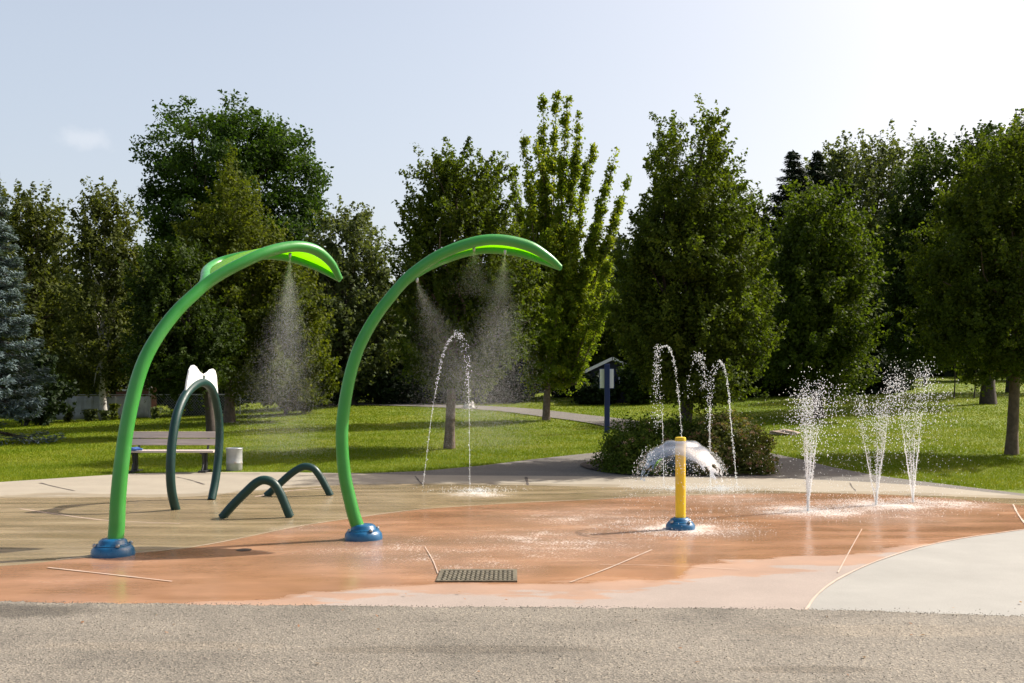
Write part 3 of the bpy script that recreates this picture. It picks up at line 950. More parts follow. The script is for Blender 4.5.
tree('broadleaf_tree', 'very dark tree with thick black trunk left of the right edge tree', 'tree', gb(988, 43),
     [(932, 165, 20, 20), (915, 200, 26, 28), (903, 240, 26, 34), (935, 235, 30, 38), (900, 285, 24, 35), (925, 300, 34, 46), (960, 260, 40, 50), (980, 205, 38, 46), (985, 160, 32, 28), (912, 335, 28, 26), (960, 330, 40, 30)],
     43, 0, 52000, M['L_dark'], 'darkbark', .3, .17, clump=.48, per=55, twigs=20)
tree('broadleaf_tree', 'tallest rounded tree top at the upper right corner', 'tree', gb(1012, 52),
     [(985, 150, 18, 13), (1012, 138, 20, 14), (1000, 172, 32, 24), (1035, 165, 34, 34), (1020, 220, 50, 50), (1040, 300, 45, 60)],
     52, 0, 36000, M['L_maple'], 'darkbark', .28, .2, clump=.55, per=55)
tree('broadleaf_tree', 'olive tree crown peeping out between the round dark tree and the golden tree', 'tree', gb(508, 54),
     [(514, 262, 14, 16), (520, 285, 22, 20), (505, 300, 30, 36), (560, 310, 34, 34), (600, 285, 18, 20), (595, 315, 26, 30), (610, 340, 24, 30)],
     54, 0, 34000, M['L_pear'], 'darkbark', .2, .19, clump=.5, per=50)

# --- conifers
def spruce(name, label, px, Y, top_py, base_r, lm, n_br, per, nl, nw, group=None, power=.85, tiers=24):
    base = gb(px, Y)
    t = thing(name, label, 'tree', base, group)
    top = at(px, top_py, Y)
    H = top.z - base.z
    mb = MB()
    mb.tube([base - Vector((0, 0, .1)), base.lerp(top, .5), top], [.03 * H ** .75 + .04, .015 * H ** .75 + .02, .01], 8)
    P, NN, AX, T = [], [], [], []
    for i in range(n_br):
        f = (i + random.random()) / n_br
        f = f ** .82
        f = min(max((round(f * tiers) + random.gauss(0, .24 if H > 12 else .13)) / tiers, 0.0), .985)
        z = base.z + H * (.06 + .94 * (1 - f)) if False else base.z + H * (.05 + .95 * f)
        Lb = (base_r * (1 - f) ** power + .12) * random.uniform(.75, 1.12)
        a = random.uniform(0, 2 * math.pi)
        d = np.array([math.cos(a), math.sin(a), 0])
        side = np.array([-d[1], d[0], 0])
        m = max(14, int(per * (Lb / base_r) ** 1.2))
        u = rng.random(m) ** .65
        drop = -.28 * Lb * u + .22 * Lb * u ** 3 + .1 * Lb * (f > .8)
        wside = (1.02 - u) * Lb * .36 + .07
        sv = rng.uniform(-1, 1, m)
        p = np.array([base.x, base.y, z]) + d * (u * Lb)[:, None] + side * (sv * wside)[:, None]
        p[:, 2] += drop - np.abs(sv) * wside * .25 + rng.normal(0, .05, m)
        P.append(p)
        NN.append(np.array([0, 0, 1.0]) + d * .3 + rng.normal(size=(m, 3)) * .45)
        AX.append(d * .9 + side * (sv * .9)[:, None] + rng.normal(size=(m, 3)) * .25 + np.array([0, 0, -.05]))
        T.append(np.clip(.25 + .55 * u + rng.normal(0, .15, m), 0, 1) if False else np.clip(rng.normal(.5, .2, m), 0, 1))
        e = np.array([base.x, base.y, z]) + d * Lb * .85 + np.array([0, 0, -.2 * Lb])
        mb.tube([np.array([base.x, base.y, z]), np.array([base.x, base.y, z]) + d * Lb * .5 + np.array([0, 0, -.12 * Lb]), e], [.028, .018, .006], 4, False)
    v, q = leaves(np.concatenate(P), np.concatenate(NN), nl, nw, .3, .35, np.concatenate(AX))
    np_mesh('crown', v, q, lm, t, tint=np.concatenate(T))
    mb.build('trunk', M['darkbark'], t, True)

spruce('blue_spruce', 'silvery blue spruce with layered boughs at the left edge of the lawn', -12, 28.7, 165, 1.85, M['L_spruce'], 330, 300, .15, .036, tiers=23)
spruce('spruce_tree', 'dark pointed spruce poking up in front of the airy ash tree', 793, 53, 150, 3.4, M['L_conifer'], 420, 230, .26, .08, power=.75, tiers=34)
spruce('spruce_tree', 'second dark spruce tip close to the right of the pointed spruce', 817, 55, 151, 3.0, M['L_conifer'], 380, 210, .26, .08, power=.75, tiers=34)

# --- understory of the rear belt
def blobsh(cx, cy, w, h):
    out = []
    for i in range(7):
        a = random.uniform(0, 6.28); r = random.uniform(0, .6)
        out.append((cx + math.cos(a) * r * w, cy + math.sin(a) * r * h, w * random.uniform(.45, .65), h * random.uniform(.45, .65)))
    return out
US = [  # px, py centre, half width, half height, Y, material, label
    (70, 350, 40, 45, 50, 'L_birch', 'loose olive shrub above the grey fence next to the spruce'),
    (25, 385, 40, 32, 40, 'L_hedge', 'dark shrub at the foot of the blue spruce'),
    (130, 330, 40, 50, 52, 'L_dark', 'dark shrub mass between birch and first green arch'),
    (110, 372, 34, 16, 49, 'L_hedge', 'low dark shrub over the fence left of the first arch'),
    (200, 385, 46, 40, 47, 'L_hedge', 'black green shrub seen through the cat eared hoop'),
    (285, 372, 44, 38, 43, 'L_linden', 'dense light shrub reaching the lawn right of the hoop'),
    (325, 340, 40, 75, 52, 'L_hedge', 'tall dark cedar right of the light shrub'),
    (375, 345, 36, 70, 53, 'L_hedge', 'tall dark cedar behind the second arch pole'),
    (420, 340, 36, 74, 54, 'L_hedge', 'tall dark cedar left of the round dark tree'),
    (470, 350, 40, 62, 54, 'L_hedge', 'dark cedar behind the round dark tree trunk'),
    (515, 370, 32, 44, 55, 'L_hedge', 'low dark hedge shrub left of the golden tree trunk'),
    (570, 380, 24, 32, 56, 'L_hedge', 'dark hedge shrub between golden tree and signpost'),
    (655, 370, 40, 45, 54, 'L_hedge', 'dark shrub right of the signpost'),
    (715, 370, 40, 50, 54, 'L_hedge', 'dark shrub behind the twin topped tree'),
    (770, 370, 40, 46, 54, 'L_hedge', 'dark shrub left of the bright maple'),
    (830, 372, 44, 42, 56, 'L_hedge', 'dark shrub under the bright maple'),
    (890, 345, 40, 66, 56, 'L_hedge', 'tall black green shrub between maple and thick trunk'),
    (925, 340, 30, 40, 60, 'L_hedge', 'dark shrub hanging over the bright grass strip'),
    (980, 335, 44, 42, 66, 'L_hedge', 'dark shrub behind the thick black trunk'),
    (1040, 345, 40, 45, 66, 'L_hedge', 'dark shrub at the far right edge'),
    (300, 388, 30, 20, 50.5, 'L_hedge', 'low dark ground hedge under the nearest arch leaf'),
    (345, 388, 30, 20, 50.5, 'L_hedge', 'low dark ground hedge between the two arches'),
    (392, 388, 30, 20, 50.5, 'L_hedge', 'low dark ground hedge just right of the second arch pole'),
    (432, 388, 30, 20, 50.5, 'L_hedge', 'low dark ground hedge left of the round dark tree trunk'),
    (478, 388, 30, 20, 50.5, 'L_hedge', 'low dark ground hedge right of the round dark tree trunk'),
    (515, 388, 30, 20, 50.5, 'L_hedge', 'low dark ground hedge where the rear path fades away'),
    (665, 376, 30, 20, 52.5, 'L_hedge', 'low dark ground hedge behind the left thin arching jet'),
    (705, 376, 30, 20, 52.5, 'L_hedge', 'low dark ground hedge behind the twin topped tree trunk'),
    (748, 376, 30, 20, 52.5, 'L_hedge', 'low dark ground hedge left of the flat rock'),
    (792, 376, 30, 20, 52.5, 'L_hedge', 'low dark ground hedge behind the flat rock'),
    (838, 376, 30, 20, 52.5, 'L_hedge', 'low dark ground hedge behind the widest bushy jet'),
    (880, 376, 30, 20, 52.5, 'L_hedge', 'low dark ground hedge behind the middle bushy jet'),
    (637, 385, 18, 22, 47.5, 'L_dark', 'dark shrub hiding the right side of the navy shed'),
    (598, 396, 14, 9, 47.8, 'L_hedge', 'low dark shrub at the foot of the navy shed'),
    (610, 320, 34, 40, 56, 'L_dark', 'dark foliage above the signpost roof'),
    (440, 300, 40, 60, 58, 'L_dark', 'dark crown filling in behind the second arch'),
    (300, 290, 40, 60, 60, 'L_dark', 'dark crown filling in behind the first arch leaf'),
    (660, 280, 40, 60, 58, 'L_dark', 'dark crown filling in behind the twin topped tree'),
    (800, 300, 44, 70, 60, 'L_dark', 'dark crown filling in behind the bright maple'),
    (890, 260, 40, 60, 60, 'L_dark', 'dark crown filling in behind the airy ash'),
    (140, 290, 36, 40, 60, 'L_dark', 'dark crown filling in behind the birch'),
]
for (px, py, w, h, Y, lm, lab) in US:
    b = gb(px, Y)
    tree('understory_shrub' if h < 58 else 'cedar_tree', lab, 'shrub' if h < 58 else 'tree', b, blobsh(px, py, w, h), Y, 0, (26000 if lm == 'L_linden' else 9000 if w == 30 and h == 20 else 15000), M[lm], 'darkbark', .08, .2, clump=.5, per=50, group='dense understory of the rear tree belt', twigs=8)

# --- far woods
def woods():
    n = 60000
    x = rng.uniform(-62, 62, n); y = rng.uniform(72, 84, n)
    top = 8.0 + 2.2 * np.sin(x * .31) + 1.4 * np.sin(x * .83 + 1)
    z = hgt(x, y) + rng.random(n) * top
    v, q = leaves(np.stack([x, y, z], 1), rng.normal(size=(n, 3)) + np.array([0, -.3, .4]), .8, .55)
    o = np_mesh('far_woods', v, q, M['L_hedge'], tint=rng.random(n))
    tagp(o, 'dark wood closing the view behind the park trees', 'woods', kind='stuff')
woods()

# --- bushes by the bell
def bush(label, cx, cy, rx, ry, h, nL, lm, flowers, seed):
    base = ground_z(cx, cy)
    t = thing('flowering_bush', label, 'bush', base, 'flowering bushes behind the water bell')
    nc = 420
    d = unit(rng.normal(size=(nc, 3))); d[:, 2] = np.abs(d[:, 2])
    rad = rng.uniform(.6, 1.0, nc)
    bumpy = 1 + .12 * np.sin(d[:, 0] * 5 + seed) * np.sin(d[:, 1] * 6 + d[:, 2] * 4)
    c = np.array(base) + d * (rad * bumpy)[:, None] * np.array([rx, ry, h])
    pick = rng.integers(0, nc, nL)
    g = rng.normal(0, .085, (nL, 3))
    P = c[pick] + g
    P[:, 2] = np.maximum(P[:, 2], base.z + .03)
    T = np.clip(rng.normal(.45, .15, nc)[pick] + rng.normal(0, .15, nL), 0, 1)
    v, q = leaves(P, d[pick] * .7 + np.array([0, 0, .3]) + rng.normal(size=(nL, 3)) * .7, .062, .034)
    np_mesh('foliage', v, q, lm, t, tint=T)
    mb = MB()
    for i in range(16):
        e = c[rng.integers(0, nc)]
        limb(mb, base, e, .014, .004, .15, 5)
    mb.build('stem', M['darkbark'], t, True)
    if flowers:
        outer = np.where(rad > .78)[0]
        sel = rng.choice(outer, min(flowers, len(outer)), replace=False)
        m = 30
        P = np.repeat(c[sel] + d[sel] * .07, m, 0) + rng.normal(0, .036, (len(sel) * m, 3)) * np.array([1, 1, .5])
        v, q = leaves(P, np.repeat(d[sel], m, 0) + rng.normal(size=(len(P), 3)) * .6, .024, .02)
        np_mesh('flower_head', v, q, M['L_flower'], t, tint=np.clip(np.repeat(rng.normal(.5, .25, len(sel)), m) + rng.normal(0, .12, len(P)), 0, 1))
bush('dark green bush left of the yellow post, dotted with a few faded flowers', 2.75, 20.85, .98, .95, 1.05, 30000, M['L_bushA'], 55, 1)
bush('rusty pink flowering bush right of the yellow post', 4.4, 20.75, 1.0, .92, 1.16, 30000, M['L_bushB'], 250, 4)
bush('low bush in the middle joining the dark bush and the rusty bush', 3.6, 21.3, .9, .75, 1.12, 24000, M['L_bushA'], 35, 7)

# --- fence line plants
def weed(label, px, py, Y, h, w, lm, n=900, name='fence_plant', cat='plant', group='plants along the grey fence'):
    b = gb(px, Y)
    t = thing(name, label, cat, b, group)
    h, w, n = h * .72, w * .6, int(n * .7)
    u = rng.random(n)
    P = np.array(b) + np.stack([rng.normal(0, w * .5, n) * (.5 + u * .6), rng.normal(0, w * .4, n), u * h], 1)
    v, q = leaves(P, rng.normal(size=(n, 3)) + np.array([0, -.3, .4]), .15, .07)
    np_mesh('foliage', v, q, lm, t, tint=np.clip(rng.normal(.5, .2, n), 0, 1))
    mb = MB()
    for i in range(5):
        limb(mb, b, Vector(b) + Vector((random.gauss(0, w * .3), random.gauss(0, w * .3), h * random.uniform(.6, .95))), .012, .005, .1, 4)
    mb.build('stem', M['darkbark'], t)
weed('tall pale leafed plant against the fence near the spruce', 68, 0, 43.5, .95, .35, M['L_birch'], 700)
weed('upright green plant against the middle of the grey cloth', 66 + 24, 0, 43.6, .7, .45, M['L_grey'], 900)
weed('low spiky weed tuft at the foot of the grey fence', 106, 0, 43.4, .6, .4, M['L_grey'], 700)
weed('leafy plant nearly as high as the fence beside the first arch', 114, 0, 43.7, 1.0, .3, M['L_linden'], 700)
weed('dark plant cluster at the left end of the fence', 40, 0, 43.0, .7, .6, M['L_bushA'], 1000)
weed('small weed tuft on the fence line right of the first arch', 156, 0, 43.8, .7, .35, M['L_grey'], 600)
weed('weedy tuft below the chain link part of the fence', 176, 0, 44.0, .5, .5, M['L_bushA'], 600)

def globe(label, px, py, Y, r):
    c = at(px, py, Y); b = gb(px, Y)
    t = thing('globe_shrub', label, 'shrub', b, 'rounded shrubs over the fence')
    n = 5200
    d = unit(rng.normal(size=(n, 3)))
    lum = 1 + .1 * np.sin(d[:, 0] * 7) * np.sin(d[:, 2] * 6 + 1)
    P = np.array(c) + d * (rng.uniform(.75, 1.02, n) * lum)[:, None] * np.array([r * 1.15, r, r])
    v, q = leaves(P, d + rng.normal(size=(n, 3)) * .5, .11, .06)
    np_mesh('foliage', v, q, M['L_globe'], t, tint=np.clip(rng.normal(.5, .2, n), 0, 1))
    mb = MB(); mb.tube([b, c], [.05, .03], 6); mb.build('stem', M['darkbark'], t)
globe('clipped round yellow green shrub showing above the grey fence', 61, 386, 46, .48)
globe('rounded yellow green shrub half hidden by the spruce boughs', 38, 384, 45.5, .42)

# saplings at the right
for px, lab in ((954, 'thin bare sapling stem left of the pair under the dark tree'), (974, 'thin bare sapling stem right beside the thick black trunk')):
    b = gb(px, 47)
    t = thing('sapling', lab, 'sapling', b, 'saplings on the bright grass strip')
    mb = MB(); limb(mb, b, b + Vector((.05, 0, 2.3)), .035, .015, .05, 6)
    mb.build('trunk', M['darkbark'], t, True)
    m = 700
    P = np.array(b) + np.array([.05, 0, 2.4]) + rng.normal(0, .32, (m, 3))
    v, q = leaves(P, rng.normal(size=(m, 3)) + np.array([0, 0, .4]), .13, .08)
    np_mesh('crown', v, q, M['L_dark'], t, tint=rng.random(m))

# ------------------------------------------------------------------ green spray arches
def pole_cover(t, x, y, r=.2, h=.16, name='base_cover', bolts=4, tilt=0):
    mb = MB()
    prof = [(r * 1.0, -.01), (r * 1.02, .02), (r * .98, h * .38), (r * .86, h * .58), (r * .72, h * .64), (r * .68, h * .68), (r * .64, h * .88), (r * .52, h * .99), (r * .3, h * 1.02)]
    mb.lathe(prof, (x, y, .008), 36)
    cov = mb.build(name, M['blue'], t, True)
    mb2 = MB()
    # flange ring between the two tiers
    mb2.lathe([(r * .80, h * .585), (r * .83, h * .62), (r * .82, h * .66), (r * .70, h * .69)], (x, y, .008), 36)
    mb2.build('collar', M['blue'], cov, True)
    for k in range(bolts):
        a = 2 * math.pi * (k + .4) / bolts
        b = MB()
        c = Vector((x + math.cos(a) * r * .84, y + math.sin(a) * r * .84, .008 + h * .60))
        b.lathe([(.022, 0), (.022, .018), (.015, .026), (.004, .028)], c, 12)
        b.build('bolt', M['bolt'], cov, True)
    return cov

def spray_arch(label, P0, yaw, pole_px, leaf_px, r0, r1, Wl, rimr, nozzles, wexp=.36):
    t = thing('spray_arch', label, 'spray arch', (P0[0], P0[1], 0), 'green leaf spray arches')
    d = Vector((math.cos(yaw), math.sin(yaw), 0)); n = Vector((-math.sin(yaw), math.cos(yaw), 0))
    O = Vector((P0[0], P0[1], 0))
    def W3(u, z, s=0.0):
        return O + d * u + n * s + Vector((0, 0, z))
    pp = [plane_pt(x, y, P0, yaw) for x, y in pole_px]
    pp[0] = (0.0, .02)
    lp = [plane_pt(x, y, P0, yaw) for x, y in leaf_px]
    pts = crom(pp + lp[:1], 46)
    pole = MB()
    pole.tube([W3(*p) for p in pts], [r0 + (r1 - r0) * i / 45 for i in range(46)], 20)
    po = pole.build('pole', M['green'], t, True)
    Ln = 44
    lc = crom([pp[-1]] + lp, 60)[60 // (len(lp)):]
    lc = crom(lp, Ln)
    sst = lambda q: q * q * (3 - 2 * q)
    wid = [Wl * sst(min(i / (Ln - 1) / wexp, 1)) * (1 - max(0, (i / (Ln - 1) - .42) / .58) ** 1.45) for i in range(Ln)]
    drop = [.10 * (w / Wl) for w in wid]
    for s in (-1, 1):
        rb = MB()
        rr = [r1 * .98 + (rimr - r1) * min(1, i / 10) for i in range(Ln)]
        rr = [r * (1 - .45 * max(0, (i - Ln * .72) / (Ln * .28))) for i, r in enumerate(rr)]
        rb.tube([W3(p[0], p[1] - dz * .3, (.8 + s) * w) for p, w, dz in zip(lc, wid, drop)], rr, 16)
        rb.build('leaf_rim', M['green'], t, True)
    # translucent panel, crowned along its middle
    nb = 9
    v, f = [], []
    for i, (p, w) in enumerate(zip(lc, wid)):
        for k in range(nb):
            q = -1 + 2 * k / (nb - 1)
            v.append(W3(p[0], p[1] - .03 * (w / Wl) + .05 * (1 - q * q) * (w / Wl), (.8 + q * .97) * w))
    for i in range(Ln - 1):
        for k in range(nb - 1):
            f.append((i * nb + k, i * nb + k + 1, (i + 1) * nb + k + 1, (i + 1) * nb + k))
    pb = MB(); pb.add(v, f)
    po2 = pb.build('leaf_panel', M['lime'], t, True)
    sol = po2.modifiers.new('solid', 'SOLIDIFY'); sol.thickness = .012; sol.offset = 0
    for (x, y) in nozzles:
        u, z = plane_pt(x, y, P0, yaw)
        nb_ = MB(); nb_.lathe([(.016, 0), (.02, -.02), (.014, -.045), (.006, -.05)], W3(u, z), 12)
        nb_.build('nozzle', M['steel'], t, True)
    pole_cover(t, P0[0], P0[1], .205, .165)
    return W3

A2 = (-1.64, 11.05)
W2 = spray_arch('green lime leafed arch on the orange pad, right of the low dark humps', A2, R(10),
    [(363, 538), (356, 522), (350, 500), (344, 470), (342, 430), (347, 390), (355, 358), (365, 335), (379, 312)],
    [(395, 291.5), (412, 273), (440, 253), (473, 240.5), (500, 238.5), (528, 245), (548, 257), (560, 267.5)], .075, .062, .40, .062, [(417, 278), (474, 247), (505, 250)])
A1 = (-3.97, 9.95)
W1 = spray_arch('green lime leafed arch at the far left, nearest the camera', A1, R(42),
    [(114, 553), (116.5, 530), (118, 500), (122, 460), (129, 415), (140, 372), (154, 342), (176, 312)],
    [(200, 289), (216, 276), (236, 263), (262, 250.5), (290, 245), (312, 249), (329, 262), (340, 279)], .08, .062, .54, .062, [(290, 253)], .44)

# ------------------------------------------------------------------ yellow post and water bell
yp = (2.005, 11.9)
t = thing('spray_post', 'yellow spray post on a blue foot spouting a clear water bell', 'spray post', (yp[0], yp[1], 0))
mb = MB()
zt = CAMH + (HZ - 437) / F * yp[1]
mb.lathe([(.061, .1), (.061, zt - .075)], (yp[0], yp[1], 0), 28)
mb.build('post', M['yellow'], t, True)
mb = MB()
mb.lathe([(.045, zt - .076), (.045, zt - .066), (.064, zt - .064), (.066, zt - .02), (.06, zt - .004), (.045, zt), (.01, zt + .002)], (yp[0], yp[1], 0), 28)
mb.build('cap', M['yellow_cap'], t, True)
pole_cover(t, yp[0], yp[1], .172, .135)

def dome():
    o = thing('water_bell', 'clear glassy water bell falling around the yellow post', 'water bell', (yp[0], yp[1], 0))
    seg, nr = 96, 34
    z0 = zt - .068
    v, fall = [], []
    for i in range(nr):
        u = i / (nr - 1)
        r = .05 + .53 * u
        z = z0 + .035 * math.sin(math.pi * min(1, u * 2.6)) * (u < .385) - .44 * (.5 * u ** 2 + .5 * u ** 5)
        for k in range(seg):
            a = 2 * math.pi * k / seg
            rr = r * (1 + .02 * math.sin(3 * a + 1) + .012 * math.sin(7 * a) * u)
            v.append((yp[0] + rr * math.cos(a), yp[1] + rr * math.sin(a), z + .012 * math.sin(5 * a + 9 * u) * u))
            fall.append(u)
    q = [(i * seg + k, i * seg + (k + 1) % seg, (i + 1) * seg + (k + 1) % seg, (i + 1) * seg + k) for i in range(nr - 1) for k in range(seg)]
    ob = np_mesh('water_film', np.array(v), np.array(q), M['dome'], o, smooth=True)
    a = ob.data.attributes.new('fall', 'FLOAT', 'POINT')
    a.data.foreach_set('value', np.array(fall, dtype=np.float32))
    # torn fringe: strings of drops
    n = 900
    ang = rng.uniform(0, 2 * np.pi, n)
    u = np.clip(rng.normal(.86, .13, n), .55, 1.2)
    jag = .06 * np.sin(ang * 9) + .04 * np.sin(ang * 17 + 1)
    r = .05 + .53 * u
    z = z0 - .44 * (.5 * u ** 2 + .5 * u ** 5) + jag * .6
    P = np.stack([yp[0] + r * np.cos(ang), yp[1] + r * np.sin(ang), z], 1) + rng.normal(0, .012, (n, 3))
    drops('drop_fringe', P, rng.uniform(.002, .006, n), o, stretch=1.3)
    # loose drops falling to the pad
    n = 240
    ang = rng.uniform(0, 2 * np.pi, n); r = rng.normal(.66, .09, n)
    P = np.stack([yp[0] + r * np.cos(ang), yp[1] + r * np.sin(ang), rng.uniform(.02, .6, n)], 1)
    drops('falling_drops', P, rng.uniform(.0018, .004, n), o, stretch=2.2)
    n = 800
    ang = rng.uniform(0, 2 * np.pi, n); r = rng.normal(.75, .16, n)
    P = np.stack([yp[0] + r * np.cos(ang), yp[1] + r * np.sin(ang), .012 + np.abs(rng.normal(0, .03, n))], 1)
    drops('splash', P, rng.uniform(.002, .0052, n), o)

O6 = np.array([[1, 0, 0], [-1, 0, 0], [0, 1, 0], [0, -1, 0], [0, 0, 1], [0, 0, -1]], float)
F8 = np.array([[0, 2, 4], [2, 1, 4], [1, 3, 4], [3, 0, 4], [2, 0, 5], [1, 2, 5], [3, 1, 5], [0, 3, 5]])
O4 = np.array([[1, 1, 1], [1, -1, -1], [-1, 1, -1], [-1, -1, 1]], float) * .8
F4 = np.array([[0, 1, 2], [0, 3, 1], [0, 2, 3], [1, 3, 2]])
def drops(name, P, rad, parent=None, stretch=1.0, mat='drop'):
    n = len(P)
    sc = np.ones((n, 1, 3)) * rad[:, None, None]
    sc[:, :, 2] *= stretch
    o_, f_ = (O4, F4) if mat == 'mist' else (O6, F8)
    v = o_[None] * sc + P[:, None]
    f = f_[None] + (np.arange(n) * len(o_))[:, None, None]
    ob = np_mesh(name, v.reshape(-1, 3), f.reshape(-1, 3), M[mat], parent, smooth=True, tris=True)
    ob['kind'] = 'stuff'
    return ob
dome()

def nozzle_disc(x, y, label):
    mb = MB()
    mb.lathe([(.075, 0), (.078, .006), (.06, .01), (.03, .012), (.022, .006), (.005, .006)], (x, y, .009), 24)
    o = mb.build('spray_nozzle', M['crack'], None, True)
    tagp(o, label, 'spray nozzle')

# geysers ------------------------------------------------------------
def geyser(label, px, py, streams, spread_px, n_top, Y=None):
    x, y = flat(px, py)
    t = thing('water_jet', label, 'water jet', (x, y, 0), 'bushy water jets at the right')
    k = y / F
    core = MB(); P, Rd = [], []
    for (tx, ty, w) in streams:
        H = (py - ty) * k; dx = (tx - px) * k; dy = random.uniform(-.12, .12)
        # continuous lower stream, breaking into beads
        m = 15
        pts = [(x + dx * (i / m) * .74, y + dy * i / m, .012 + H * .68 * i / m) for i in range(m + 1)]
        pts = [(p[0] + random.gauss(0, .004), p[1], p[2]) for p in pts]
        core.tube(pts, [(.008 + random.uniform(-.002, .002)) * (1 - (i / m) ** 2) + .0008 for i in range(m + 1)], 6)
        n = 330
        u = rng.random(n) ** .75
        s = (.011 + .06 * u ** 2.0) * w
        P.append(np.stack([x + dx * u + rng.normal(0, 1, n) * s, y + dy * u + rng.normal(0, 1, n) * s, .03 + H * u + rng.normal(0, .02, n)], 1))
        Rd.append(rng.uniform(.0028, .0075, n))
    for (cx, cy, rx, ry, n) in spread_px:
        c = np.array([(cx - CX) * k, y, CAMH + (HZ - cy) * k])
        pp = c + rng.normal(size=(n, 3)) * np.array([rx * k * .55, rx * k * .5, ry * k * .5])
        pp = pp[pp[:, 2] > .03]
        P.append(pp); Rd.append(rng.uniform(.003, .0085, len(pp)))
    core.build('water_stream', M['stream'], t, True)
    P = np.concatenate(P); Rd = np.concatenate(Rd)
    drops('water_drops', P, Rd, t, 1.25)
    n = 900
    r = np.abs(rng.normal(0, .55, n)); a = rng.uniform(0, 6.283, n)
    drops('splash', np.stack([x + r * np.cos(a) * 1.3, y + r * np.sin(a), .012 + np.abs(rng.normal(0, .035, n)) * np.exp(-r)], 1), rng.uniform(.002, .0055, n), t)
    # fine falling rain
    n = 500
    q = np.stack([x + rng.normal(0, .5, n), y + rng.normal(0, .4, n), rng.uniform(.05, (py - 400) * k, n)], 1)
    drops('falling_drops', q, rng.uniform(.002, .0045, n), t, 1.8)

geyser('leftmost bushy water jet, the widest, between the rusty bush and the jet pair', 808, 512,
       [(800, 392, 1), (808, 383, 1), (814, 392, 1), (822, 384, 1), (811, 405, .8), (804, 400, .8)],
       [(811, 402, 20, 28, 420), (832, 398, 18, 22, 130), (800, 420, 14, 25, 200), (820, 430, 24, 28, 200)], 0)
geyser('middle bushy water jet fanning into three strands', 876, 506,
       [(860, 398, .9), (877, 402, .9), (891, 376, 1), (884, 405, .7)],
       [(862, 408, 9, 16, 130), (878, 415, 10, 20, 160), (892, 390, 11, 24, 200), (885, 430, 24, 32, 180)], 0)
geyser('rightmost bushy water jet, tallest of the three', 913, 503,
       [(900, 378, .9), (925, 370, 1), (912, 395, .8), (906, 410, .7)],
       [(900, 388, 11, 22, 190), (924, 378, 9, 18, 200), (934, 402, 20, 24, 300), (912, 420, 24, 32, 200)], 0)
nozzle_disc(*flat(244, 551), 'small round drain nozzle flush in the orange pad in front of the humps')

# arching thin jets ------------------------------------------------------------
def arc_jet(label, paths, Y, thin=.004):
    x0 = (paths[0][0][0] - CX) / F * Y
    t = thing('arc_jet', label, 'water jet', (x0, Y, 0), 'thin arching water jets')
    core = MB(); P, Rd = [], []
    for pi_, (pp, mode) in enumerate([(p[:-1], p[-1]) for p in paths]):
        pts = [at(a, b, Y) for a, b in pp]
        pts = [Vector((p.x, p.y + .05 * pi_, max(p.z, .015))) for p in pts]
        c = np.array(crom(pts, 120))
        if 's' in mode:      # solid thread
            core.tube(c[::3], [thin * random.uniform(.5, 1.2) for _ in c[::3]], 5)
        n = 190 if 'b' in mode else 60
        idx = rng.random(n) * 119
        i0 = idx.astype(int); fr = (idx - i0)[:, None]
        q = c[i0] * (1 - fr) + c[np.minimum(i0 + 1, 119)] * fr
        sp = .012 if 'w' not in mode else .035
        q = q + rng.normal(0, sp, (n, 3))
        P.append(q); Rd.append(rng.uniform(.003, .0085, n))
    if core.v:
        core.build('water_stream', M['stream'], t, True)
    drops('water_drops', np.concatenate(P), np.concatenate(Rd), t, 1.3)
    n = 700
    e = at(*paths[0][0], Y)
    r = np.abs(rng.normal(0, .35, n)); a = rng.uniform(0, 6.283, n)
    drops('splash', np.stack([e.x + .15 + r * np.cos(a) * 1.3, e.y - .1 + r * np.sin(a), .01 + np.abs(rng.normal(0, .025, n))], 1), rng.uniform(.003, .007, n), t)
arc_jet('tall thin arching water jet in front of the round dark tree', [
    [(470, 491), (469.5, 450), (469, 405), (468, 370), 's'],
    [(469, 410), (468.5, 380), (466, 350), (461, 336), (455, 333), 'bw'],
    [(455, 333), (447, 343), (441, 360), (436, 385), 'b'],
    [(436, 385), (431, 415), (426, 455), (422, 489), 's']], 16.6)
arc_jet('thin arching water jet just left of the yellow post', [
    [(664, 486), (663.5, 470), (663, 440), (662, 410), 's'],
    [(662, 425), (660, 390), (657, 360), (659, 345), 'bw'],
    [(656, 430), (656, 400), (657, 370), (660, 350), 'bw'],
    [(661, 347), (670, 347), (676, 365), (680, 395), 'b'],
    [(680, 390), (683, 425), (685, 460), (686, 486), 'sb']], 16.9)
arc_jet('faint broken water jet directly above the water bell', [
    [(710, 486), (710, 470), (709.5, 440), (709, 420), 's'],
    [(709, 430), (708, 400), (704, 370), (700, 355), 'w'],
    [(700, 355), (695, 362), (691, 380), (690, 400), 'w'],
    [(697, 354), (703, 357), (705, 370), (706, 390), 'bw']], 17.1)
arc_jet('thin arching water jet right of the yellow post in front of the rusty bush', [
    [(711, 486), (710.5, 455), (710, 430), (710, 405), 's'],
    [(710, 420), (711, 395), (714, 375), (720, 361), 'bw'],
    [(720, 360), (725, 366), (729, 385), (731, 405), 'b'],
    [(731, 400), (734, 435), (737, 465), (739, 488), 'sb']], 16.7)

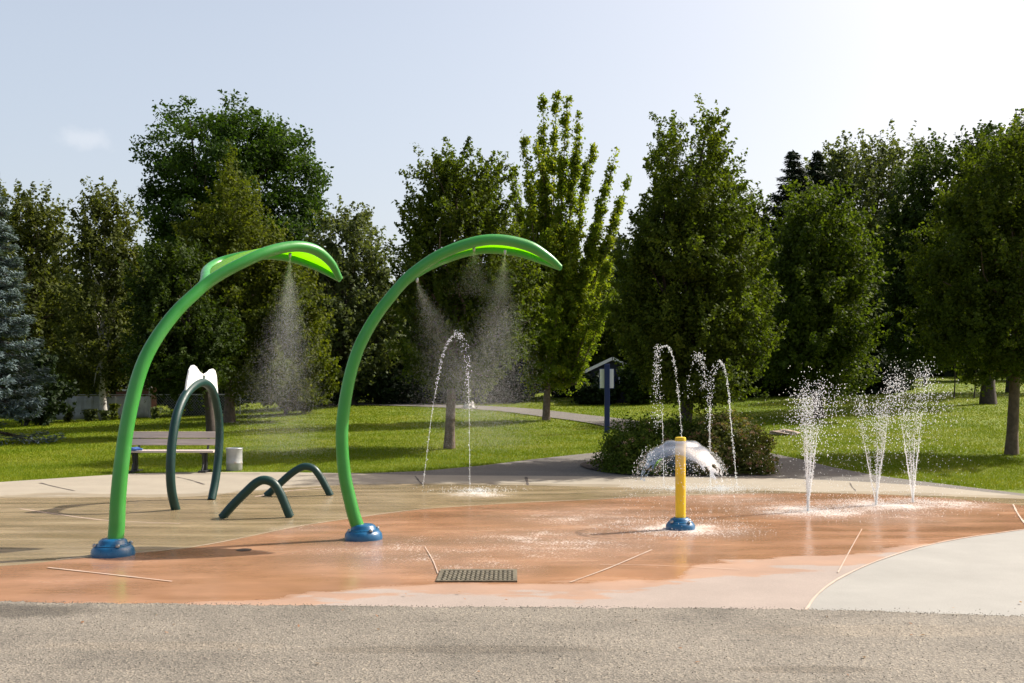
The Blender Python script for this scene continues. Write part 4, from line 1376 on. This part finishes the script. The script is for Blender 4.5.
# mist sprays of the arches ------------------------------------------------------------
def mist(label, src, fall, n, cone, rad=(.0005, .0013)):
    o = Vector(src)
    u = rng.random(n) ** .75
    d = rng.normal(size=(n, 2)) * cone
    P = np.stack([o.x + d[:, 0] * u + fall[0] * u, o.y + d[:, 1] * u + fall[1] * u, o.z - fall[2] * u - .35 * u * u * 0 + rng.normal(0, .03, n)], 1)
    P = P[P[:, 2] > .05]
    ob = drops('spray_mist', P, rng.uniform(*rad, len(P)), None, 1.5, 'mist')
    tagp(ob, label, 'mist', 'fine sprays under the arches')
u, z = plane_pt(417, 283, A2, R(10)); mist('fan of fine mist leaving the second arch pole on its inner side', W2(u, z), (.65, 0, 1.5), 32000, .32)
u, z = plane_pt(505, 254, A2, R(10)); mist('mist shower under the leaf tip of the second arch', W2(u, z), (-.25, 0, 2.2), 52000, .38)
u, z = plane_pt(474, 250, A2, R(10)); mist('small mist puff below the middle of the second arch leaf', W2(u, z), (.02, 0, .5), 6000, .16)
u, z = plane_pt(290, 258, A1, R(42)); mist('soft mist shower falling under the leaf of the nearest arch', W1(u, z), (-.1, 0, 2.2), 56000, .30)

# ------------------------------------------------------------------ cat eared hoop
def plane_tube(name, label, cat, P0, yaw, px, r, mat, parent_thing=None, n=60, group=None):
    t = parent_thing or thing(name, label, cat, (P0[0], P0[1], 0), group)
    d = Vector((math.cos(yaw), math.sin(yaw), 0)); O = Vector((P0[0], P0[1], 0))
    pp = [plane_pt(x, y, P0, yaw) for x, y in px]
    pts = [O + d * u + Vector((0, 0, z)) for u, z in crom(pp, n)]
    return t, pts
HL = (-.336 * 13.93, 13.93); HR = (-.3 * 15.25, 15.25)
hyaw = math.atan2(HR[1] - HL[1], HR[0] - HL[0])
t, pts = plane_tube('cat_hoop', 'tall dark green hoop topped by white cat ears in front of the bench', 'spray hoop', HL, hyaw,
    [(176, 511), (171.5, 490), (170.5, 465), (173, 435), (178.5, 410), (188.5, 391), (201.5, 382.5), (211.5, 389), (217.3, 408), (219.5, 430), (218.5, 455), (215.5, 480), (211.5, 500)], .06, 'teal')
pts[0].z = pts[-1].z = .0
mb = MB(); mb.tube(pts, .062, 16); mb.build('hoop', M['teal'], t, True)
O = Vector((HL[0], HL[1], 0)); dv = Vector((math.cos(hyaw), math.sin(hyaw), 0))
outer_px = [(184.5, 398), (186.5, 382), (189, 370), (191.5, 365.5), (193.5, 365), (196, 367), (199, 371.5), (203, 374.5), (207, 372.5), (210, 369.5), (212.5, 368.8), (214.5, 370.5), (216, 376), (217.3, 394)]
inner_px = [(184.8, 398.2), (187.5, 390), (190, 386), (192, 387), (194, 385.3), (196, 384), (199, 382.8), (202, 382.5), (205, 383.4), (208, 385.2), (210, 387), (212, 389.5), (214.5, 392), (217, 395)]
nrm = Vector((-dv.y, dv.x, 0))
ev = []
for (x, y) in [q for pair in zip(outer_px, inner_px) for q in pair]:
    u, z = plane_pt(x, y, HL, hyaw)
    ev += [O + dv * u + nrm * s_ * .012 + Vector((0, 0, z)) for s_ in (-1, 1)]
ne = len(outer_px)
mb = MB()
ef = []
for i in range(ne - 1):
    q0, q1 = 4 * i, 4 * i + 4
    ef += [(q0, q1, q1 + 2, q0 + 2), (q0 + 1, q0 + 3, q1 + 3, q1 + 1), (q0, q0 + 1, q1 + 1, q1), (q0 + 2, q1 + 2, q1 + 3, q0 + 3)]
mb.add(ev, ef)
ears = mb.build('cat_ears', M['white'], t)
for x, y in ((187.5, 391), (203, 377)):
    u, z = plane_pt(x, y, HL, hyaw)
    mb = MB(); mb.box(O + dv * u + Vector((0, 0, z)), (.05, .04, .05), hyaw); mb.build('clamp', M['teal'], t)

# low humps
for lab, P0, px in (('low dark green hump tube nearest, in front of the other hump', (-3.78, 13.0), [(221, 519), (232, 506), (247, 491), (256, 483), (264, 480), (273, 483), (280, 493), (286, 507), (291.5, 520.5)]),
                    ('low dark green hump tube farther back, nearer the second arch', (-3.88, 15.85), [(266, 496), (276, 487), (290, 474.5), (299, 468.5), (306, 466.5), (314, 469), (321, 478), (326, 487), (330.5, 495.5)])):
    yaw = 0.03
    t, pts = plane_tube('hump_tube', lab, 'play hump', P0, yaw, px, .05, 'teal', group='low hump tubes on the tan pad')
    pts[0].z = pts[-1].z = .0
    mb = MB(); mb.tube(pts, .058, 16); mb.build('tube', M['teal'], t, True)

# ------------------------------------------------------------------ bench, bag, bin
by = 20.75
bx0, bx1 = (126 - CX) / F * by, (217.5 - CX) / F * by
bc = (bx0 + bx1) / 2; bl = bx1 - bx0
t = thing('park_bench', 'weathered plank bench with black iron legs behind the cat eared hoop', 'bench', (bc, by, 0))
for i in range(3):
    mb = MB(); mb.box((bc, by - .22 + i * .15, .44), (bl, .135, .045)); mb.build('seat_slat', M['plank'], t, bevel=.008)
for i, z in enumerate((.615, .765)):
    mb = MB(); mb.box((bc, by + .2 + i * .035, z), (bl, .04, .135), 0, R(-12)); mb.build('backrest_slat', M['plank'], t, bevel=.008)
for px in (135.5, 205):
    x = (px - CX) / F * by
    mb = MB()
    mb.box((x, by, .20), (.09, .09, .40))
    mb.box((x, by, .022), (.16, .46, .04))
    mb.box((x, by - .02, .40), (.07, .46, .035))
    mb.tube([(x, by - .2, .03), (x, by - .1, .2), (x, by - .16, .39)], .022, 8)
    mb.tube([(x, by + .18, .40), (x, by + .235, .6), (x, by + .27, .82)], .026, 8)
    mb.build('leg', M['black'], t, False, .006)
mb = MB()
cv = [at(*p, by - .28) for p in [(129, 451.5), (133, 449.5), (137, 450.5), (143, 451.5)]]
bag = bmesh.new()
bmesh.ops.create_icosphere(bag, subdivisions=3, radius=1)
for v in bag.verts:
    f = 1 + .18 * math.sin(v.co.x * 5 + 1) * math.sin(v.co.y * 6) + .1 * math.sin(v.co.z * 9)
    v.co = Vector((v.co.x * .16 * f, v.co.y * .12 * f, max(v.co.z, -.35) * .045 * f))
    v.co += Vector((cv[1].x, by - .18, .4625 + .017))
me = bpy.data.meshes.new('cloth_bundle'); bag.to_mesh(me); bag.free(); me.materials.append(M['cloth'])
o = bpy.data.objects.new('cloth_bundle', me); COL.objects.link(o)
tagp(o, 'small crumpled blue cloth left on the left end of the bench seat', 'cloth')

wx, wy = (234.3 - CX) / F * 21.1, 21.1
t = thing('litter_bin', 'small open galvanised litter bin beside the bench', 'litter bin', (wx, wy, 0))
mb = MB()
mb.lathe([(.155, .0), (.165, .02), (.165, .15), (.17, .16), (.17, .18), (.165, .19), (.165, .42), (.172, .44), (.172, .475), (.158, .477), (.152, .45), (.148, .04), (.02, .03)], (wx, wy, 0), 30)
mb.build('drum', M['galv'], t, True)
mb = MB(); mb.lathe([(.176, .462), (.181, .473), (.176, .486), (.162, .486), (.160, .478)], (wx, wy, 0), 30); mb.build('rim', M['steel'], t, True)

# ------------------------------------------------------------------ drain grate
gx0, gx1 = -.645, .045; gy0, gy1 = 8.50, 9.06
gcx, gcy = (gx0 + gx1) / 2, (gy0 + gy1) / 2
t = thing('drain_grate', 'rusty rectangular drain grate set in the orange pad near the asphalt', 'drain grate', (gcx, gcy, 0))
mb = MB(); mb.box((gcx, gcy, .0105), (gx1 - gx0, gy1 - gy0, .006)); mb.build('pit', M['pit'], t)
mb = MB()
w = .035
for c, d in (((gcx, gy0 + w / 2, .014), (gx1 - gx0, w, .018)), ((gcx, gy1 - w / 2, .014), (gx1 - gx0, w, .018)), ((gx0 + w / 2, gcy, .014), (w, gy1 - gy0 - 2 * w, .018)), ((gx1 - w / 2, gcy, .014), (w, gy1 - gy0 - 2 * w, .018))):
    mb.box(c, d)
mb.build('frame', M['grate'], t)
mb = MB()
n = 15
for i in range(n):
    x = gx0 + w + .01 + (gx1 - gx0 - 2 * w - .02) * (i + .5) / n
    mb.box((x, gcy, .018), (.024, gy1 - gy0 - 2 * w, .012))
for i in range(5):
    y = gy0 + w + (gy1 - gy0 - 2 * w) * (i + .5) / 5
    mb.box((gcx, y, .0215), (gx1 - gx0 - 2 * w, .03, .012))
mb.build('bars', M['grate'], t, False, .004)

# ------------------------------------------------------------------ signpost
ky = 31.0
kx = (607 - CX) / F * ky
kb = ground_z(kx, ky)
t = thing('signpost', 'blue post with white notice panels behind the dark bush', 'signpost', kb)
ztop = CAMH + (HZ - 364) / F * ky
mb = MB(); mb.box((kx, ky, (kb.z + ztop) / 2), (.16, .14, ztop - kb.z)); mb.build('post', M['navy'], t, bevel=.01)
z0, z1 = CAMH + (HZ - 388) / F * ky, CAMH + (HZ - 369) / F * ky
mb = MB(); mb.box((kx, ky + .12, (z0 + z1) / 2), (.47, .06, z1 - z0 + .04)); bd = mb.build('board', M['navy'], t)
mb = MB(); mb.box((kx, ky + .082, (z0 + z1) / 2), (.43, .012, z1 - z0)); mb.build('notice', M['white'], bd)

# navy shed behind it
sy = 49.0
sx = (612 - CX) / F * sy
sb = ground_z(sx, sy + 1)
t = thing('garden_shed', 'small dark navy gabled shed in the trees behind the signpost', 'shed', (sx, sy, sb.z))
hw = 22 * sy / F; ze = CAMH + (HZ - 371) / F * sy; zp = CAMH + (HZ - 361) / F * sy
v = []
for yy in (sy, sy + 2.4):
    v += [(sx - hw, yy, sb.z - .1), (sx + hw, yy, sb.z - .1), (sx + hw, yy, ze), (sx, yy, zp), (sx - hw, yy, ze)]
mb = MB(); mb.add(v, [(0, 1, 2, 3, 4), (9, 8, 7, 6, 5), (0, 5, 6, 1), (1, 6, 7, 2), (4, 9, 5, 0)]); mb.build('wall', M['navywood'], t)
mb = MB()
for s in (-1, 1):
    a = Vector((sx + s * (hw + .22), 0, ze - .10)); b = Vector((sx, 0, zp + .02))
    th = Vector((0, 0, .09))
    vv = [Vector((q.x, yy, q.z)) + o_ for yy in (sy - .22, sy + 2.6) for q in (a, b) for o_ in (Vector(), th)]
    mb.add(vv, [(0, 1, 3, 2), (4, 6, 7, 5), (0, 4, 5, 1), (2, 3, 7, 6), (1, 5, 7, 3), (0, 2, 6, 4)])
rf = mb.build('roof', M['roof'], t)
for s in (-1, 1):
    mb = MB()
    a = Vector((sx + s * (hw + .24), sy - .25, ze - .10)); b = Vector((sx + s * .02, sy - .25, zp + .03))
    mb.add([a, b, b + Vector((0, 0, .16)), a + Vector((0, 0, .16)), a + Vector((0, .026, 0)), b + Vector((0, .026, 0)), b + Vector((0, .026, .16)), a + Vector((0, .026, .16))],
           [(0, 1, 2, 3), (7, 6, 5, 4), (0, 4, 5, 1), (3, 2, 6, 7), (0, 3, 7, 4), (1, 5, 6, 2)])
    mb.build('fascia', M['trim'], rf)
mb = MB(); wcz = CAMH + (HZ - 378.5) / F * sy
mb.box(((622 - CX) / F * sy, sy - .02, wcz), (.34, .05, .46)); wf = mb.build('window', M['trim'], t)
mb = MB(); mb.box(((622 - CX) / F * sy, sy - .05, wcz), (.24, .02, .36)); mb.build('pane', M['glass'], wf)

# ------------------------------------------------------------------ fence at the left
fy = 45.0
fx0, fx1 = (24 - CX) / F * fy, (150 - CX) / F * fy
fx2 = (240 - CX) / F * fy
t = thing('chain_link_fence', 'grey chain link fence with privacy cloth along the back of the left lawn', 'fence', (fx0, fy, hz(fx0, fy)))
fz = CAMH
xsf = list(np.linspace(fx0, fx1, 6)) + list(np.linspace(fx1, fx2, 4))[1:]
for x in xsf:
    big = abs(x - fx1) < .01
    mb = MB(); mb.tube([(x, fy, hz(x, fy) - .1), (x, fy, fz + (.55 if big else .04))], .06 if big else .032, 8); mb.build('post', M['wire'], t, True)
mb = MB(); mb.tube([(fx0, fy, fz), (fx2, fy, fz + .02)], .024, 8); mb.build('top_rail', M['wire'], t, True)
mb = MB()
nx = 70
v, f = [], []
for i in range(nx + 1):
    x = fx0 + (fx1 - fx0) * i / nx
    for j in range(5):
        zz = hz(x, fy) + .02 + (fz - .05 - hz(x, fy) - .02) * j / 4
        v.append((x, fy - .04 + .025 * math.sin(i * .9 + j) + .02 * math.sin(i * 2.3), zz))
for i in range(nx):
    for j in range(4):
        f.append((i * 5 + j, i * 5 + j + 1, i * 5 + j + 6, i * 5 + j + 5))
mb.add(v, f); cl = mb.build('privacy_cloth', M['privacy'], t, True)
s = cl.modifiers.new('s', 'SOLIDIFY'); s.thickness = .008
mb = MB()
x = fx1
while x < fx2:
    zb = hz(x, fy) + .03; H = fz - zb
    for sgn in (-1, 1):
        xa, xb = (x, x + H * .9) if sgn > 0 else (x + H * .9, x)
        mb.tube([(xa, fy + .01 * sgn, zb), (xb, fy + .01 * sgn, fz)], .0045, 3, False)
    x += .12
mb.build('wire_mesh', M['wire'], t)

# house parts beyond the fence
hy = 56.0
hx = (124 - CX) / F * hy
hb = ground_z(hx, hy)
t = thing('garden_house', 'reddish garden house with white trim glimpsed above the fence', 'house', hb)
hw = 25 * hy / F
zh = CAMH + (HZ - 379) / F * hy
mb = MB(); mb.box((hx, hy + .6, (hb.z + zh) / 2), (hw * 2, 1.2, zh - hb.z)); mb.build('wall', M['brick'], t)
mb = MB(); mb.box((hx, hy + .6, zh + .09), (hw * 2 + .4, 1.7, .18)); rf = mb.build('roof', M['trim'], t, bevel=.02)
mb = MB(); mb.box((hx - .2, hy - .03, zh - .62), (hw * 1.4, .06, .1)); mb.build('ledge', M['trim'], t)
mb = MB()
for i in range(14):
    xx = hx - hw * .3 + i * .16
    for sgn in (-1, 1):
        mb.tube([(xx, hy - .05 - .012 * sgn, zh - .55), (xx + sgn * .5, hy - .05 - .012 * sgn, zh - .05)], .016, 4)
mb.build('lattice', M['trim'], t)

gy = 62.0
gx = (532 - CX) / F * gy
g0 = ground_z(gx, gy)
t = thing('grey_house', 'grey sided house wall glimpsed behind the golden tree trunk', 'house', g0)
zt_ = CAMH + (HZ - 371) / F * gy
mb = MB(); mb.box((gx, gy + 2, (g0.z + zt_) / 2 + .2), (2.1, 4, zt_ - g0.z + .6)); mb.build('wall', M['greyhouse'], t)
mb = MB()
v = [(gx - 1.3, gy - .3, zt_ + .5), (gx + 1.3, gy - .3, zt_ + .5), (gx + 1.3, gy + 4.3, zt_ + .5), (gx - 1.3, gy + 4.3, zt_ + .5), (gx - 1.3, gy + 2, zt_ + 1.2), (gx + 1.3, gy + 2, zt_ + 1.2)]
mb.add(v, [(3, 2, 1, 0), (0, 1, 5, 4), (2, 3, 4, 5), (0, 4, 3), (1, 2, 5)]); mb.build('roof', M['roof'], t)

# rocks
def rock(name, label, px, py, sx_, sy_, sz_, mat, seed):
    p = G(px, py)
    bm = bmesh.new(); bmesh.ops.create_icosphere(bm, subdivisions=4, radius=1)
    r_ = random.Random(seed); ph = [r_.uniform(0, 6) for _ in range(6)]
    for v in bm.verts:
        c = v.co
        f = 1 + .16 * math.sin(c.x * 3 + ph[0]) * math.sin(c.y * 4 + ph[1]) + .09 * math.sin(c.z * 7 + ph[2] + c.x * 5) + .05 * math.sin(c.x * 11 + ph[3]) * math.sin(c.y * 13 + ph[4])
        v.co = Vector((c.x * sx_ * f, c.y * sy_ * f, max(c.z, -.3) * sz_ * f)) 
    me = bpy.data.meshes.new(name); bm.to_mesh(me); bm.free(); me.materials.append(M[mat])
    me.polygons.foreach_set('use_smooth', [True] * len(me.polygons))
    o = bpy.data.objects.new(name, me); COL.objects.link(o); o.location = p + Vector((0, 0, .02))
    tagp(o, label, 'rock')
rock('flat_rock', 'flat brown boulder lying on the lawn right of the rusty bush', 785, 434, .42, .4, .11, 'rock', 3)
rock('pale_rock', 'small pale rock on the lawn crest beside the round dark tree', 469, 408, .28, .25, .3, 'palerock', 5)


# ------------------------------------------------------------------ light and sky
EL, AZ = R(43), R(25)
sd = Vector((math.cos(EL) * math.cos(AZ), math.cos(EL) * math.sin(AZ), math.sin(EL)))
ld = bpy.data.lights.new('sun', 'SUN'); ld.energy = 5.0; ld.angle = R(.55); ld.color = (1, .95, .86)
lo = bpy.data.objects.new('sun', ld); COL.objects.link(lo)
lo.rotation_euler = sd.to_track_quat('Z', 'Y').to_euler(); lo.location = (30, 14, 40)
w = bpy.data.worlds.new('World'); S.world = w; w.use_nodes = True
nt = w.node_tree; nt.nodes.clear()
sky = nt.nodes.new('ShaderNodeTexSky'); sky.sky_type = 'NISHITA'; sky.sun_disc = False
sky.sun_elevation = EL; sky.sun_rotation = math.atan2(sd.x, sd.y)
sky.air_density = 1.0; sky.dust_density = 4.5; sky.ozone_density = 1.0; sky.altitude = 200
bg = nt.nodes.new('ShaderNodeBackground'); bg.inputs[1].default_value = .149
# one faint wisp of cloud low at the left
tc = nt.nodes.new('ShaderNodeTexCoord')
cd = Vector(((88 - CX) / F, 1, (HZ - 139) / F)).normalized()
sub = N(nt, 'VectorMath', operation='SUBTRACT'); nt.links.new(tc.outputs['Generated'], sub.inputs[0]); sub.inputs[1].default_value = cd
scl = N(nt, 'VectorMath', operation='MULTIPLY'); nt.links.new(sub.outputs[0], scl.inputs[0]); scl.inputs[1].default_value = (38, 38, 95)
ln = N(nt, 'VectorMath', operation='LENGTH'); nt.links.new(scl.outputs[0], ln.inputs[0])
cn = N(nt, 'TexNoise', i_Scale=60.0, i_Detail=5.0); nt.links.new(tc.outputs['Generated'], cn.inputs['Vector'])
fa = N(nt, 'MapRange', i_1=1.15, i_2=.1, i_3=0.0, i_4=.28); fa.interpolation_type = 'SMOOTHSTEP'
nt.links.new(math_(nt, 'ADD', ln.outputs['Value'], math_(nt, 'MULTIPLY', math_(nt, 'SUBTRACT', cn.outputs['Fac'], .5), 1.6)), fa.inputs[0])
haze_c = mixc(nt, 1.0, sky.outputs[0], (1.10, .97, .845), 'MULTIPLY')      # warm white-balance tint on the sky colour
sz = N(nt, 'SeparateXYZ'); nt.links.new(tc.outputs['Generated'], sz.inputs[0])
hf = N(nt, 'MapRange', i_1=.30, i_2=.62, i_3=.42, i_4=0.0); hf.interpolation_type = 'SMOOTHSTEP'     # haze thins out overhead
nt.links.new(sz.outputs[2], hf.inputs[0])
haze_c = mixc(nt, hf.outputs[0], haze_c, (3.15, 3.45, 3.9))
mixed = mixc(nt, fa.outputs[0], haze_c, (4.3, 4.35, 4.5))
nt.links.new(mixed, bg.inputs[0])
wo = nt.nodes.new('ShaderNodeOutputWorld'); nt.links.new(bg.outputs[0], wo.inputs[0])

vs = S.view_settings
S.display_settings.display_device = 'sRGB'
vs.view_transform = 'Standard'; vs.look = 'None'; vs.exposure = 0.66; vs.gamma = 1.0; vs.use_curve_mapping = False
S.render.engine = 'CYCLES'
S.cycles.max_bounces = 8; S.cycles.transparent_max_bounces = 24; S.cycles.diffuse_bounces = 3; S.cycles.glossy_bounces = 3
S.cycles.use_denoising = True
S.cycles.caustics_reflective = False; S.cycles.caustics_refractive = False
